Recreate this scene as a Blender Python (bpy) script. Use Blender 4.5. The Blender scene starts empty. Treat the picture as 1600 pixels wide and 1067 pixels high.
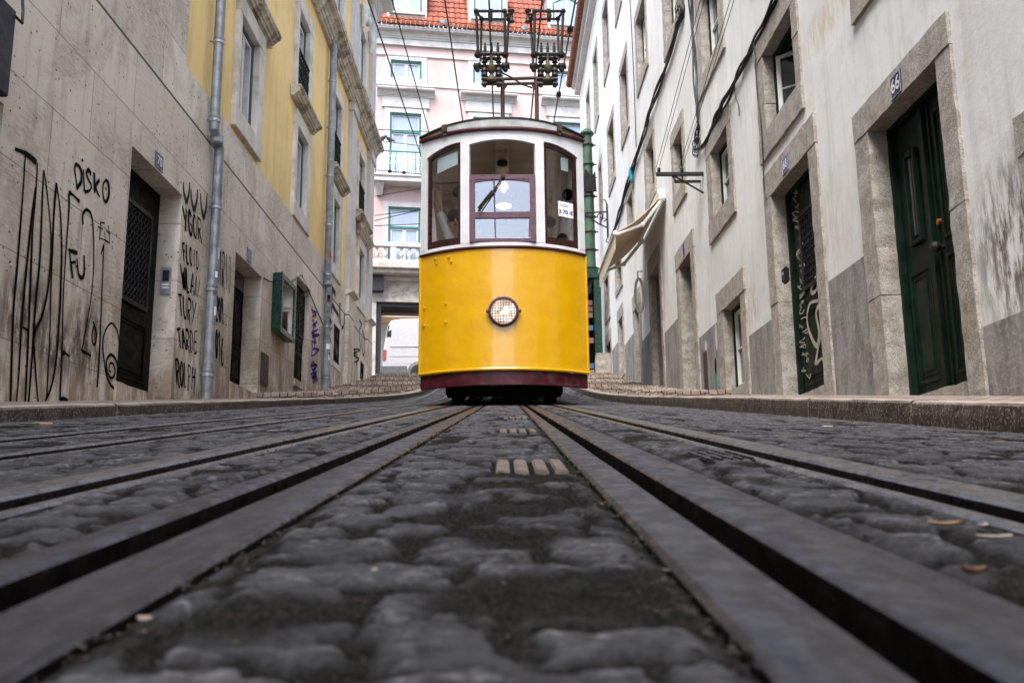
import bpy, bmesh, math, random
import numpy as np
from mathutils import Vector, Matrix
random.seed(7); RNG = np.random.default_rng(11)
SC = bpy.context.scene
COL = SC.collection
# ------------------------------------------------------------------ camera
FPX = 1450.0; YAW = .009; PIT = math.atan(274.5/1450); SR = .0105
cF = Vector((math.sin(YAW)*math.cos(PIT), math.cos(YAW)*math.cos(PIT), math.sin(PIT)))
r0 = Vector((math.cos(YAW), -math.sin(YAW), 0)); u0 = r0.cross(cF)
cr = math.sqrt(1-SR*SR)
cR = r0*cr-u0*SR; cU = u0*cr+r0*SR
cam = bpy.data.cameras.new('camera'); cam_o = bpy.data.objects.new('camera', cam); COL.objects.link(cam_o)
cam_o.matrix_world = Matrix(((cR.x, cU.x, -cF.x, 0), (cR.y, cU.y, -cF.y, 0), (cR.z, cU.z, -cF.z, 0), (0, 0, 0, 1)))
cam.sensor_width = 36; cam.lens = FPX/1600*36; cam.clip_start = .02; cam.clip_end = 600
cam.dof.use_dof = True; cam.dof.focus_distance = 10.0; cam.dof.aperture_fstop = 8.0
SC.camera = cam_o
# ------------------------------------------------------------------ sky, sun, exposure
world = bpy.data.worlds.new('World'); SC.world = world; world.use_nodes = True
wn = world.node_tree.nodes; wl = world.node_tree.links
bg = wn['Background']; sky = wn.new('ShaderNodeTexSky'); sky.sky_type = 'NISHITA'; sky.sun_disc = False
SUN_EL = math.radians(58); SUN_AZ = math.radians(200)
sky.sun_elevation = SUN_EL; sky.sun_rotation = SUN_AZ
sky.air_density = 1.0; sky.dust_density = 3.0; sky.ozone_density = 1.0
wl.new(sky.outputs[0], bg.inputs[0]); bg.inputs[1].default_value = .15
sun = bpy.data.lights.new('sun', 'SUN'); sun.energy = 1.5; sun.angle = math.radians(40); sun.color = (1, .98, .95)
sun_o = bpy.data.objects.new('sun', sun); COL.objects.link(sun_o)
sd = Vector((math.sin(SUN_AZ)*math.cos(SUN_EL), math.cos(SUN_AZ)*math.cos(SUN_EL), math.sin(SUN_EL)))
sun_o.rotation_euler = sd.to_track_quat('Z', 'Y').to_euler(); sun_o.location = (0, -5, 40)
SC.view_settings.view_transform = 'Standard'; SC.view_settings.look = 'None'
SC.view_settings.exposure = 2.2; SC.view_settings.gamma = 1
SC.cycles.max_bounces = 8; SC.cycles.use_denoising = True

# ------------------------------------------------------------------ photograph -> place
def ray(x, y): return cF + cR*((x-800)/FPX) + cU*((533.5-y)/FPX)
def onX(x, y, X):
    d = ray(x, y); t = X/d.x; return d.y*t, d.z*t
def onY(x, y, Y):
    d = ray(x, y); t = Y/d.y; return Vector((d.x*t, Y, d.z*t))

# ------------------------------------------------------------------ helpers
ROOT = {}
class MB:
    def __init__(s): s.v = []; s.f = []
    def face(s, pts):
        n = len(s.v); s.v += [tuple(p) for p in pts]; s.f.append(list(range(n, n+len(pts)))); return s
    def hexa(s, c):                       # 8 corners: bottom 4 (ring), top 4 (ring)
        n = len(s.v); s.v += [tuple(p) for p in c]
        s.f += [[n+i for i in q] for q in ((3, 2, 1, 0), (4, 5, 6, 7), (0, 1, 5, 4), (1, 2, 6, 5), (2, 3, 7, 6), (3, 0, 4, 7))]; return s
    def box(s, P, a0, a1, b0, b1, d0, d1):
        return s.hexa([P(a0, b0, d0), P(a1, b0, d0), P(a1, b0, d1), P(a0, b0, d1), P(a0, b1, d0), P(a1, b1, d0), P(a1, b1, d1), P(a0, b1, d1)])
    def wbox(s, x0, x1, y0, y1, z0, z1):
        return s.box(lambda a, b, d: (a, d, b), x0, x1, z0, z1, y0, y1)
    def rough(s, P, a0, a1, b0, b1, d0, d1, j=.0065, step=.11):   # hand-cut stone bar with uneven edges
        lv = (b1-b0) > (a1-a0); L = (b1-b0) if lv else (a1-a0); n = max(2, int(L/step)); n0 = len(s.v)
        for i in range(n+1):
            t = i/n
            for (c, d) in ((0, d0), (1, d0), (1, d1), (0, d1)):
                r = lambda: random.uniform(-j, j)
                if lv: p = P((a0 if c == 0 else a1)+r(), b0+(b1-b0)*t+(r()*.5 if 0 < i < n else 0), d+r()*.6)
                else: p = P(a0+(a1-a0)*t+(r()*.5 if 0 < i < n else 0), (b0 if c == 0 else b1)+r(), d+r()*.6)
                s.v.append(tuple(p))
        for i in range(n):
            for k in range(4):
                q = n0+i*4; s.f.append([q+k, q+(k+1) % 4, q+4+(k+1) % 4, q+4+k])
        s.f.append([n0+3, n0+2, n0+1, n0]); e = n0+n*4; s.f.append([e, e+1, e+2, e+3]); return s
    def tube(s, pts, r, n=8, cap=True):
        pts = [Vector(p) for p in pts]; m = len(pts); rs = r if isinstance(r, (list, tuple)) else [r]*m; n0 = len(s.v)
        t0 = (pts[1]-pts[0]).normalized(); u = t0.orthogonal().normalized()
        for i, p in enumerate(pts):
            t = (pts[min(i+1, m-1)]-pts[max(i-1, 0)])
            if t.length < 1e-9: t = t0
            t = t.normalized(); u = (u-t*u.dot(t))
            if u.length < 1e-6: u = t.orthogonal()
            u.normalize(); w = t.cross(u)
            for k in range(n):
                a = 2*math.pi*k/n; s.v.append(tuple(p+(u*math.cos(a)+w*math.sin(a))*rs[i]))
        for i in range(m-1):
            for k in range(n):
                a = n0+i*n+k; b = n0+i*n+(k+1) % n; s.f.append([a, b, b+n, a+n])
        if cap: s.f.append([n0+k for k in range(n)][::-1]); s.f.append([n0+(m-1)*n+k for k in range(n)])
        return s
    def lathe(s, prof, c, axis=(0, 0, 1), n=20):
        c = Vector(c); ax = Vector(axis).normalized(); pts = []; rs = []
        u = ax.orthogonal().normalized(); w = ax.cross(u); n0 = len(s.v)
        for (r, h) in prof:
            for k in range(n):
                a = 2*math.pi*k/n; s.v.append(tuple(c+ax*h+(u*math.cos(a)+w*math.sin(a))*max(r, 1e-4)))
        for i in range(len(prof)-1):
            for k in range(n):
                a = n0+i*n+k; b = n0+i*n+(k+1) % n; s.f.append([a, b, b+n, a+n])
        s.f.append([n0+k for k in range(n)][::-1]); e = n0+(len(prof)-1)*n; s.f.append([e+k for k in range(n)]); return s
    def ball(s, c, rx, ry=None, rz=None, n=12, m=8):
        ry = ry or rx; rz = rz or rx; n0 = len(s.v); c = Vector(c)
        for i in range(m+1):
            th = math.pi*i/m
            for k in range(n):
                a = 2*math.pi*k/n; s.v.append((c.x+rx*math.sin(th)*math.cos(a), c.y+ry*math.sin(th)*math.sin(a), c.z+rz*math.cos(th)))
        for i in range(m):
            for k in range(n):
                a = n0+i*n+k; b = n0+i*n+(k+1) % n; s.f.append([a, b, b+n, a+n])
        return s
    def grid(s, rows):                    # rows of points
        n0 = len(s.v); m = len(rows[0])
        for r in rows: s.v += [tuple(p) for p in r]
        for i in range(len(rows)-1):
            for k in range(m-1):
                a = n0+i*m+k; s.f.append([a, a+1, a+m+1, a+m])
        return s
    def shell(s, front, back):            # two matching grids closed into a slab
        m = len(front[0]); n = len(front); s.grid(front); s.grid([list(r) for r in back])
        def edge(fr, bk):
            for i in range(len(fr)-1): s.face([fr[i], fr[i+1], bk[i+1], bk[i]])
        edge(front[0], back[0]); edge(front[-1], back[-1])
        edge([r[0] for r in front], [r[0] for r in back]); edge([r[-1] for r in front], [r[-1] for r in back]); return s
    def build(s, name, mat, parent=None, smooth=False, bevel=0, merge=False, origin=None):
        if parent is not None: off = ROOT[parent.name]
        elif origin is not None: off = Vector(origin)
        else:
            a = np.array(s.v); off = Vector(((a[:, 0].min()+a[:, 0].max())/2, (a[:, 1].min()+a[:, 1].max())/2, a[:, 2].min()))
        me = bpy.data.meshes.new(name)
        me.from_pydata([(p[0]-off.x, p[1]-off.y, p[2]-off.z) for p in s.v], [], s.f)
        bm = bmesh.new(); bm.from_mesh(me)
        if merge or bevel: bmesh.ops.remove_doubles(bm, verts=bm.verts, dist=1e-5)
        bmesh.ops.recalc_face_normals(bm, faces=bm.faces)
        if bevel:
            es = [e for e in bm.edges if len(e.link_faces) == 2 and e.calc_face_angle(0) > .5]
            bmesh.ops.bevel(bm, geom=es, offset=bevel, segments=2, affect='EDGES', clamp_overlap=True)
        bm.to_mesh(me); bm.free()
        if smooth:
            me.polygons.foreach_set('use_smooth', [True]*len(me.polygons))
            if hasattr(me, 'set_sharp_from_angle'): me.set_sharp_from_angle(angle=math.radians(40))
        return link(name, me, mat, parent, off)
def link(name, me, mat, parent=None, off=Vector((0, 0, 0))):
    o = bpy.data.objects.new(name, me); COL.objects.link(o)
    if mat is not None: me.materials.append(mat)
    if parent is not None: o.parent = parent
    else: o.location = off
    ROOT[o.name] = Vector(off); return o
def tag(o, label=None, cat=None, group=None, kind=None):
    if label: o['label'] = label
    if cat: o['category'] = cat
    if group: o['group'] = group
    if kind: o['kind'] = kind
    return o
def thing(name, loc, label, cat, group=None):
    o = bpy.data.objects.new(name, None); COL.objects.link(o); o.location = loc; o.empty_display_size = .2
    ROOT[o.name] = Vector(loc); return tag(o, label, cat, group)
def xyz(a, b, d): return Vector((a, d, b))
def plane(O, A, N):
    O = Vector(O); A = Vector(A); N = Vector(N)
    return lambda a, b, d: Vector((O.x+a*A.x+d*N.x, O.y+a*A.y+d*N.y, O.z+b))
def spline(pts, n=6):                     # Catmull-Rom through points of any dimension
    p = [np.array(q, float) for q in pts]
    if len(p) < 3: return p
    out = []
    for i in range(len(p)-1):
        a = p[max(i-1, 0)]; b = p[i]; c = p[i+1]; d = p[min(i+2, len(p)-1)]
        for k in range(n):
            t = k/n; out.append(.5*((2*b)+(c-a)*t+(2*a-5*b+4*c-d)*t*t+(-a+3*b-3*c+d)*t**3))
    out.append(p[-1]); return out
OVER = {}
def ribbon(mb, P, pts, w, d=.004, n=6, smooth=True, soft=None):   # paint stroke on a wall
    q = spline(pts, n) if smooth else [np.array(a, float) for a in pts]
    if soft: ribbon(OVER.setdefault(soft, MB()), P, pts, (lambda t: 1.8*(w(t) if callable(w) else w)), d-.0022, n, smooth)
    L = []; Rr = []
    for i, c in enumerate(q):
        t = q[min(i+1, len(q)-1)]-q[max(i-1, 0)]; l = np.hypot(*t[:2]) or 1; nn = np.array((-t[1], t[0]))/l
        ww = (w if not callable(w) else w(i/max(1, len(q)-1)))*random.uniform(.93, 1.07)
        L.append(P(c[0]+nn[0]*ww/2, c[1]+nn[1]*ww/2, d)); Rr.append(P(c[0]-nn[0]*ww/2, c[1]-nn[1]*ww/2, d))
    mb.grid([L, Rr]); return mb
def text_mesh(body, size, P, a, b, d, thick=.0, align='CENTER', flip=False, bold=.0):
    cu = bpy.data.curves.new('lettering', 'FONT'); cu.body = body; cu.size = size; cu.align_x = align; cu.align_y = 'CENTER'
    cu.offset = bold
    o = bpy.data.objects.new('lettering', cu); COL.objects.link(o); bpy.context.view_layer.update()
    me = bpy.data.meshes.new_from_object(o.evaluated_get(bpy.context.evaluated_depsgraph_get()))
    mb = MB(); s = -1 if flip else 1
    mb.v = [tuple(P(a+s*v.co.x, b+v.co.y, d)) for v in me.vertices]; mb.f = [list(p.vertices) for p in me.polygons]
    bpy.data.objects.remove(o); bpy.data.curves.remove(cu); bpy.data.meshes.remove(me); return mb

# ------------------------------------------------------------------ materials
class NT:
    def __init__(s, name, rough=.8, metal=0, spec=.5, coord='Object'):
        s.m = bpy.data.materials.new(name); s.m.use_nodes = True; s.t = s.m.node_tree; s.b = s.t.nodes['Principled BSDF']
        s.set('Roughness', rough); s.set('Metallic', metal); s.set('Specular IOR Level', spec)
        if coord == 'World': s.co = s.t.nodes.new('ShaderNodeNewGeometry').outputs['Position']
        else: s.co = s.t.nodes.new('ShaderNodeTexCoord').outputs[coord]
    def set(s, k, v):
        i = s.b.inputs[k]
        if hasattr(v, 'is_linked'): s.t.links.new(v, i)
        else: i.default_value = v if not isinstance(v, tuple) or len(v) == 4 else (*v, 1)
    def node(s, ty, ins={}, **pr):
        n = s.t.nodes.new(ty)
        for k, v in pr.items(): setattr(n, k, v)
        for k, v in ins.items():
            if hasattr(v, 'is_linked'): s.t.links.new(v, n.inputs[k])
            elif v is not None: n.inputs[k].default_value = (*v, 1) if isinstance(v, tuple) and len(v) == 3 and n.inputs[k].type == 'RGBA' else v
        return n
    def sc(s, v, co=None): return s.node('ShaderNodeVectorMath', {0: co or s.co, 1: v}, operation='MULTIPLY').outputs[0]
    def noise(s, scale, detail=4, rough=.55, co=None, dist=0): return s.mp(s.node('ShaderNodeTexNoise', {'Vector': co or s.co, 'Scale': scale, 'Detail': detail, 'Roughness': rough, 'Distortion': dist}).outputs[0], .24, .76)
    def voro(s, scale, co=None, **k): return s.node('ShaderNodeTexVoronoi', {'Vector': co or s.co, 'Scale': scale}, **k)
    def mp(s, v, a, b, c=0., d=1.): return s.node('ShaderNodeMapRange', {0: v, 1: a, 2: b, 3: c, 4: d}).outputs[0]
    def mth(s, op, a, b=0.): return s.node('ShaderNodeMath', {0: a, 1: b}, operation=op).outputs[0]
    def mix(s, f, a, b):
        n = s.t.nodes.new('ShaderNodeMix'); n.data_type = 'RGBA'
        for i, v in ((0, f), (6, a), (7, b)):
            if hasattr(v, 'is_linked'): s.t.links.new(v, n.inputs[i])
            else: n.inputs[i].default_value = (*v, 1) if isinstance(v, tuple) and len(v) == 3 else v
        return n.outputs[2]
    def bump(s, h, st=.3, dist=.01): s.set('Normal', s.node('ShaderNodeBump', {'Height': h, 'Strength': st, 'Distance': dist}).outputs[0])
    def col(s, c): s.set('Base Color', c)
    def xyz(s): n = s.node('ShaderNodeSeparateXYZ', {0: s.co}); return n.outputs
    def attr(s, a): return s.node('ShaderNodeAttribute', attribute_name=a).outputs['Fac']
    def spot(s, cy, cz, ry, rz, nz=None):           # soft stain mask on a side wall round (y, z)
        X = s.xyz(); a = s.mth('DIVIDE', s.mth('SUBTRACT', X[1], cy), ry); b = s.mth('DIVIDE', s.mth('SUBTRACT', X[2], cz), rz)
        r = s.mth('ADD', s.mth('MULTIPLY', a, a), s.mth('MULTIPLY', b, b)); m = s.mp(r, 1., .1)
        return s.mth('MULTIPLY', m, nz) if nz is not None else m
def simple(name, c, rough=.6, metal=0, var=.12, scale=8, bump=.0, bscale=60, spec=.3, dirt=None, coord='Object'):
    n = NT(name, rough, metal, spec, coord)
    f = n.noise(scale, 5, .6); lo = tuple(x*(1-var) for x in c); hi = tuple(min(1, x*(1+var)) for x in c)
    cc = n.mix(n.mp(f, .3, .7), lo, hi)
    if dirt: cc = n.mix(n.mp(n.noise(scale*.6, 6, .7), .52, .75, 0, dirt[1]), cc, dirt[0])
    n.col(cc); n.set('Roughness', n.mp(n.noise(scale*2, 3), .3, .7, max(0, rough-.08), min(1, rough+.1)))
    if bump: n.bump(n.noise(bscale, 4), bump, .01)
    return n.m
M = {}
def glassy(name, refl, tint=(1, 1, 1), rough=.02):
    n = NT(name); t = n.t; out = t.nodes['Material Output']
    g = t.nodes.new('ShaderNodeBsdfGlossy'); g.inputs['Roughness'].default_value = rough; g.inputs['Color'].default_value = (.95, .97, 1, 1)
    tr = t.nodes.new('ShaderNodeBsdfTransparent'); tr.inputs[0].default_value = (*tint, 1)
    fr = t.nodes.new('ShaderNodeLayerWeight'); fr.inputs['Blend'].default_value = .25
    mr = n.mp(fr.outputs['Fresnel'], 0., 1., refl, min(1., refl+.7))
    mx = t.nodes.new('ShaderNodeMixShader'); t.links.new(mr, mx.inputs[0]); t.links.new(tr.outputs[0], mx.inputs[1]); t.links.new(g.outputs[0], mx.inputs[2])
    t.links.new(mx.outputs[0], out.inputs[0]); t.nodes.remove(n.b); return n.m
def emit(name, c, st):
    n = NT(name); n.col(c); n.set('Emission Color', c); n.set('Emission Strength', st); return n.m

def m_cobble():
    n = NT('cobblestone', .6, spec=.3, coord='World'); st = n.attr('stone'); ti = n.attr('tint')
    f1 = n.noise(13, 6, .75); f2 = n.noise(170, 4, .75); f3 = n.noise(2.4, 5, .65); f4 = n.noise(48, 6, .8); f5 = n.noise(1, 7, .8, n.sc((45, 130, 60)))
    stone = n.mix(ti, (.050, .050, .056), (.095, .096, .104)); stone = n.mix(n.mp(f1, .45, .85, 0, .8), stone, (.13, .13, .138)); stone = n.mix(n.mp(f4, .55, .8, 0, .8), stone, (.020, .018, .017))
    glint = n.mth('MULTIPLY', n.mp(f5, .42, .72), n.mp(n.attr('worn'), .0, .5, .15, 1.)); stone = n.mix(n.mth('MULTIPLY', glint, n.mp(f4, .75, .35, .25, 1.)), stone, (.36, .363, .39))  # bluish sky glints painted into the colour of the worn tops
    stone = n.mix(n.mp(f2, .7, .95, 0, .6), stone, (.3, .3, .3))
    gap = n.mix(n.mp(f2, .25, .8), (.008, .0075, .007), (.042, .045, .041)); gap = n.mix(n.mp(f4, .45, .8, 0, .7), gap, (.060, .053, .047)); gap = n.mix(n.mp(n.voro(230).outputs[0], .2, .08), gap, (.15, .13, .115)); gap = n.mix(n.mp(n.voro(120).outputs[0], .12, .05), gap, (.008, .007, .006))
    cc = n.mix(st, gap, stone); cc = n.mix(n.mp(f3, .55, .9, 0, .5), cc, (.018, .016, .015)); n.col(cc)
    n.set('Roughness', n.mix(st, (.95,)*3, n.mix(f1, (.38,)*3, (.65,)*3))); n.set('Specular IOR Level', n.mix(st, (.0,)*3, (.05,)*3))
    h = n.mth('ADD', n.mth('MULTIPLY', n.noise(42, 7, .78), 1.), n.mth('MULTIPLY', n.noise(260, 4, .75), .35)); n.bump(h, 1., .014); return n.m
M['cobble'] = m_cobble()
def m_steel(name, c=(.027, .027, .031), r=.46):
    n = NT(name, r, .3, .25, coord='World'); co = n.sc((30, 1.2, 30)); f = n.noise(3, 5, .6, co); g = n.noise(25, 6, .65)
    cc = n.mix(n.mp(f, .35, .65), tuple(x*.72 for x in c), tuple(x*1.25 for x in c)); cc = n.mix(n.mp(g, .52, .75, 0, .6), cc, (.028, .021, .017)); n.col(cc)
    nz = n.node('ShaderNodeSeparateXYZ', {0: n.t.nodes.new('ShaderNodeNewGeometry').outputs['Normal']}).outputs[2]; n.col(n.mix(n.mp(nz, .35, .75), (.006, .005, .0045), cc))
    n.set('Roughness', n.mp(g, .3, .7, r-.14, r+.18)); n.bump(n.noise(120, 4), .18, .004); return n.m
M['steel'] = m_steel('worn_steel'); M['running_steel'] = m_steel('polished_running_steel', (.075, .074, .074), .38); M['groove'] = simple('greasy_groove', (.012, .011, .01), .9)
def m_kerb(name, c0, c1):
    n = NT(name, .75, coord='World'); f = n.noise(7, 6, .65); g = n.noise(60, 5, .7); X = n.xyz()
    cc = n.mix(n.mp(f, .32, .68), c0, c1); cc = n.mix(n.mp(n.noise(5, 5, .6, n.sc((1, 3, .3))), .5, .72, 0, .75), cc, (.06, .045, .035))
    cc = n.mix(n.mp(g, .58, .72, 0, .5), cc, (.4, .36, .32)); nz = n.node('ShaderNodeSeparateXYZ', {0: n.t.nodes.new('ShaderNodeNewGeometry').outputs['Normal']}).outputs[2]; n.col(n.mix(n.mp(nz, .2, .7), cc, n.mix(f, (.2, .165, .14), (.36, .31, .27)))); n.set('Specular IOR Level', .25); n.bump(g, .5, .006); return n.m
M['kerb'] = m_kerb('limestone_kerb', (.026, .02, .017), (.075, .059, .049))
def m_pave():
    n = NT('calcada', .85, spec=.2, coord='World'); xy = n.node('ShaderNodeVectorMath', {0: n.co, 1: n.node('ShaderNodeVectorMath', {0: n.node('ShaderNodeTexNoise', {'Vector': n.co, 'Scale': 6.}).outputs['Color'], 1: (.06, .06, .06)}, operation='MULTIPLY').outputs[0]}, operation='ADD').outputs[0]
    q = n.node('ShaderNodeSeparateXYZ', {0: xy}).outputs; xy = n.node('ShaderNodeCombineXYZ', {0: q[0], 1: n.mth('ADD', q[1], q[2]), 2: 0.}).outputs[0]
    br = n.node('ShaderNodeTexBrick', {'Vector': xy, 'Color1': (0, 0, 0), 'Color2': (1, 1, 1), 'Mortar': (.5, .5, .5), 'Scale': 1., 'Mortar Size': .009, 'Mortar Smooth': .3, 'Brick Width': .13, 'Row Height': .115, 'Bias': 0.})
    cc = n.mix(br.outputs['Color'], (.17, .135, .11), (.32, .265, .22)); cc = n.mix(n.mp(n.noise(3, 5), .5, .9, 0, .7), cc, (.18, .12, .10)); cc = n.mix(br.outputs['Fac'], cc, (.04, .03, .025)); n.col(cc)
    n.bump(n.mth('SUBTRACT', n.noise(30, 4), n.mth('MULTIPLY', br.outputs['Fac'], 1.5)), .7, .012); return n.m
M['pave'] = m_pave()
def m_trav():
    n = NT('travertine', .7, coord='World'); X = n.xyz(); yz = n.node('ShaderNodeCombineXYZ', {0: X[1], 1: X[2], 2: 0.}).outputs[0]
    br = n.node('ShaderNodeTexBrick', {'Vector': yz, 'Color1': (0, 0, 0), 'Color2': (1, 1, 1), 'Mortar': (.5, .5, .5), 'Scale': 1., 'Mortar Size': .006, 'Mortar Smooth': .3, 'Brick Width': 1.7, 'Row Height': .724, 'Bias': 0.}, offset=.43)
    f = n.noise(.9, 7, .66, dist=.6); s = n.noise(2.2, 6, .65, n.sc((1, 3.2, .45))); g = n.noise(45, 5, .65); b = n.noise(9, 5, .6, n.sc((1, .8, 4)))
    cc = n.mix(br.outputs['Color'], (.56, .495, .41), (.72, .655, .565)); cc = n.mix(n.mp(f, .42, .72, 0, .8), cc, (.38, .315, .24)); cc = n.mix(n.mp(b, .45, .7, 0, .6), cc, (.66, .64, .6))
    cc = n.mix(n.mp(s, .55, .9, 0, .55), cc, (.29, .25, .205)); cc = n.mix(n.mp(g, .6, .9, 0, .45), cc, (.34, .29, .24))
    low = n.mth('SUBTRACT', X[2], n.mth('MULTIPLY', X[1], .14)); lm = n.mth('MULTIPLY', n.mp(low, 1.9, -.1), n.mp(n.noise(2.6, 6, .7, n.sc((1, 2, .6))), .3, .65)); cc = n.mix(n.mth('MULTIPLY', lm, .8), cc, (.19, .12, .07))
    nz = n.mp(n.noise(6, 7, .75, n.sc((1, 1.8, .55))), .36, .58)
    for (y, z, ry, rz) in ((7.65, 1.72, .6, .42), (8.75, 1.68, .5, .5), (8.2, 1.5, .4, .35)): cc = n.mix(n.mth('MULTIPLY', n.spot(y, z, ry, rz, nz), .9), cc, (.035, .03, .027))
    pit = n.voro(11, n.sc((1, 1, 1.5))).outputs[0]; pm = n.mth('MULTIPLY', n.mp(pit, .2, .12), n.mp(n.noise(3, 3), .5, .62)); cc = n.mix(pm, cc, (.10, .075, .055))
    j = n.mth('ABSOLUTE', n.mth('SUBTRACT', X[2], 5.07)); jm = n.mp(j, .022, .012); cc = n.mix(n.mp(br.outputs['Fac'], 0, 1, 0, .7), cc, (.13, .1, .08)); cc = n.mix(jm, cc, (.06, .055, .05)); n.col(cc)
    h = n.mth('SUBTRACT', n.mth('MULTIPLY', g, .35), n.mth('ADD', n.mth('MULTIPLY', pm, 1.), n.mth('MULTIPLY', n.mth('ADD', jm, br.outputs['Fac']), 1.2))); n.bump(h, .5, .01); return n.m
M['trav'] = m_trav()
def m_plaster(name, c, stains=(), dirt=.5, strk=.35):
    n = NT(name, .85, coord='World'); f = n.noise(.7, 5, .6, dist=.5); s = n.noise(1.5, 6, .65, n.sc((1, 4, .25))); g = n.noise(5, 6, .65)
    cc = n.mix(n.mp(f, .35, .7), c, tuple(x*.87 for x in c)); cc = n.mix(n.mp(s, .52, .78, 0, strk), cc, tuple(x*y for x, y in zip(c, (.62, .58, .5)))); cc = n.mix(n.mp(g, .58, .8, 0, dirt), cc, tuple(x*y for x, y in zip(c, (.75, .72, .66))))
    nz = n.mp(n.noise(5, 7, .75, n.sc((1, 2, .5))), .4, .62)
    for (y, z, ry, rz, col, k) in stains: cc = n.mix(n.mth('MULTIPLY', n.spot(y, z, ry, rz, nz), k), cc, col)
    n.col(cc); n.bump(n.mth('ADD', n.noise(2.0, 4), n.mth('MULTIPLY', n.noise(45, 4, .6), .2)), .3, .016); return n.m
M['white_wall'] = m_plaster('white_plaster', (.655, .67, .665), ((5.85, 1.75, .75, .75, (.10, .075, .06), .95), (12.4, 2.75, .5, .4, (.4, .33, .26), .8), (8.9, 5.1, .9, .28, (.5, .42, .3), .9), (9.2, 2.9, .9, .5, (.5, .45, .38), .6)))
M['far_wall'] = m_plaster('pale_plaster', (.67, .675, .665))
M['yellow_wall'] = m_plaster('yellow_stucco', (.83, .61, .265), dirt=.2, strk=.3)
M['pink_wall'] = m_plaster('pink_stucco', (.40, .292, .278), dirt=.2, strk=.15)
def m_dado():
    n = NT('grey_dado', .85, spec=.2, coord='World'); s = n.noise(3, 7, .7, n.sc((1, 1.7, .55))); g = n.noise(20, 5, .7)
    cc = n.mix(n.mp(s, .35, .7), (.25, .246, .24), (.155, .15, .145)); cc = n.mix(n.mp(g, .58, .75, 0, .5), cc, (.36, .35, .33)); n.col(cc); n.bump(g, .4, .01); return n.m
M['dado'] = m_dado()
def m_granite(name, a, b, k=.55):
    n = NT(name, .85, coord='World'); v = n.noise(75, 4, .75); w = n.noise(7, 6, .65); p = n.voro(38).outputs[0]
    cc = n.mix(n.mp(w, .35, .65), a, b); cc = n.mix(n.mp(v, .55, .85, 0, .7), cc, (.46, .44, .40)); cc = n.mix(n.mp(v, .4, .15, 0, .85), cc, (.07, .06, .05)); cc = n.mix(n.mp(n.noise(2.5, 6, .7), .6, .9, 0, .6), cc, (.2, .14, .085))
    u = n.noise(26, 6, .75); cc = n.mix(n.mp(u, .6, .85, 0, .7), cc, (.44, .43, .42)); cc = n.mix(n.mp(u, .38, .12, 0, .75), cc, (.10, .078, .055))
    n.col(cc); n.bump(n.mth('ADD', n.mth('MULTIPLY', v, .6), n.mth('ADD', n.mth('MULTIPLY', u, 1.3), w)), k, .025); return n.m
M['granite'] = m_granite('rough_limestone', (.23, .21, .175), (.33, .31, .275), .45)
M['stone_trim'] = simple('pale_stone_trim', (.6, .57, .52), .75, var=.1, scale=3, bump=.25, bscale=50, dirt=((.3, .26, .2), .5), coord='World')
M['old_trim'] = simple('weathered_cornice_stone', (.46, .42, .35), .8, var=.2, scale=4, bump=.3, bscale=40, dirt=((.1, .085, .06), .8), coord='World')
M['white_trim'] = simple('white_painted_stone', (.5, .495, .485), .7, var=.06, scale=2, dirt=((.30, .28, .26), .4), coord='World')
M['far_trim'] = simple('far_white_trim', (.37, .365, .355), .75, var=.08, scale=2, dirt=((.2, .18, .165), .45), coord='World')  # even, darker white for the trim of the pink building
M['far_sash'] = simple('white_far_sash', (.42, .42, .42), .5, var=.05)
M['far_stone'] = simple('far_stone_facing', (.33, .31, .28), .8, var=.15, scale=3, bump=.2, bscale=40, dirt=((.15, .13, .11), .5), coord='World')  # even, darker stone colour for the pink building
M['white_wood'] = simple('white_window_paint', (.62, .62, .61), .45, var=.06)
M['green_wood'] = simple('dark_green_paint', (.0024, .0115, .0066), .5, spec=.15, var=.3, scale=4, bump=.1, bscale=20, dirt=((.012, .018, .015), .5))
M['teal'] = simple('teal_paint', (.02, .12, .11), .45, var=.15)
M['bluegrey'] = simple('blue_grey_paint', (.045, .085, .10), .5, var=.15)
M['black_wood'] = simple('black_door_paint', (.0035, .0035, .0035), .5, spec=.06, var=.4, scale=5, bump=.1, bscale=15)
M['black_iron'] = simple('black_iron', (.012, .012, .013), .55, .1, var=.2)
M['cable'] = simple('black_cable', (.014, .014, .015), .55, var=.2)
M['grey_wood'] = simple('grey_brown_door', (.15, .13, .115), .6, var=.3, scale=6)
M['dark_glass'] = simple('dark_window_glass', (.02, .025, .03), .05, var=.3, scale=2, spec=.6)
M['pale_glass'] = simple('sky_curtain_glass', (.2, .245, .32), .1, var=.12, scale=1.5, spec=1.)  # pale_glass: sky reflection and pale curtains painted as one base colour
M['zinc'] = simple('zinc_pipe', (.27, .30, .33), .45, .35, var=.15, scale=7, dirt=((.13, .14, .15), .6))
M['roof_tile'] = None
def m_tile():
    n = NT('terracotta', .8, coord='World'); c = n.noise(3, 4); g = n.noise(30, 5)
    cc = n.mix(n.mp(c, .35, .65), (.14, .026, .010), (.20, .05, .022)); cc = n.mix(n.mp(g, .55, .75, 0, .6), cc, (.12, .04, .022)); n.col(cc); n.bump(g, .2, .01); return n.m
M['roof_tile'] = m_tile()
M['old_tile'] = simple('weathered_terracotta', (.19, .07, .038), .85, var=.35, scale=6, bump=.3, dirt=((.08, .05, .035), .7))
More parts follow.
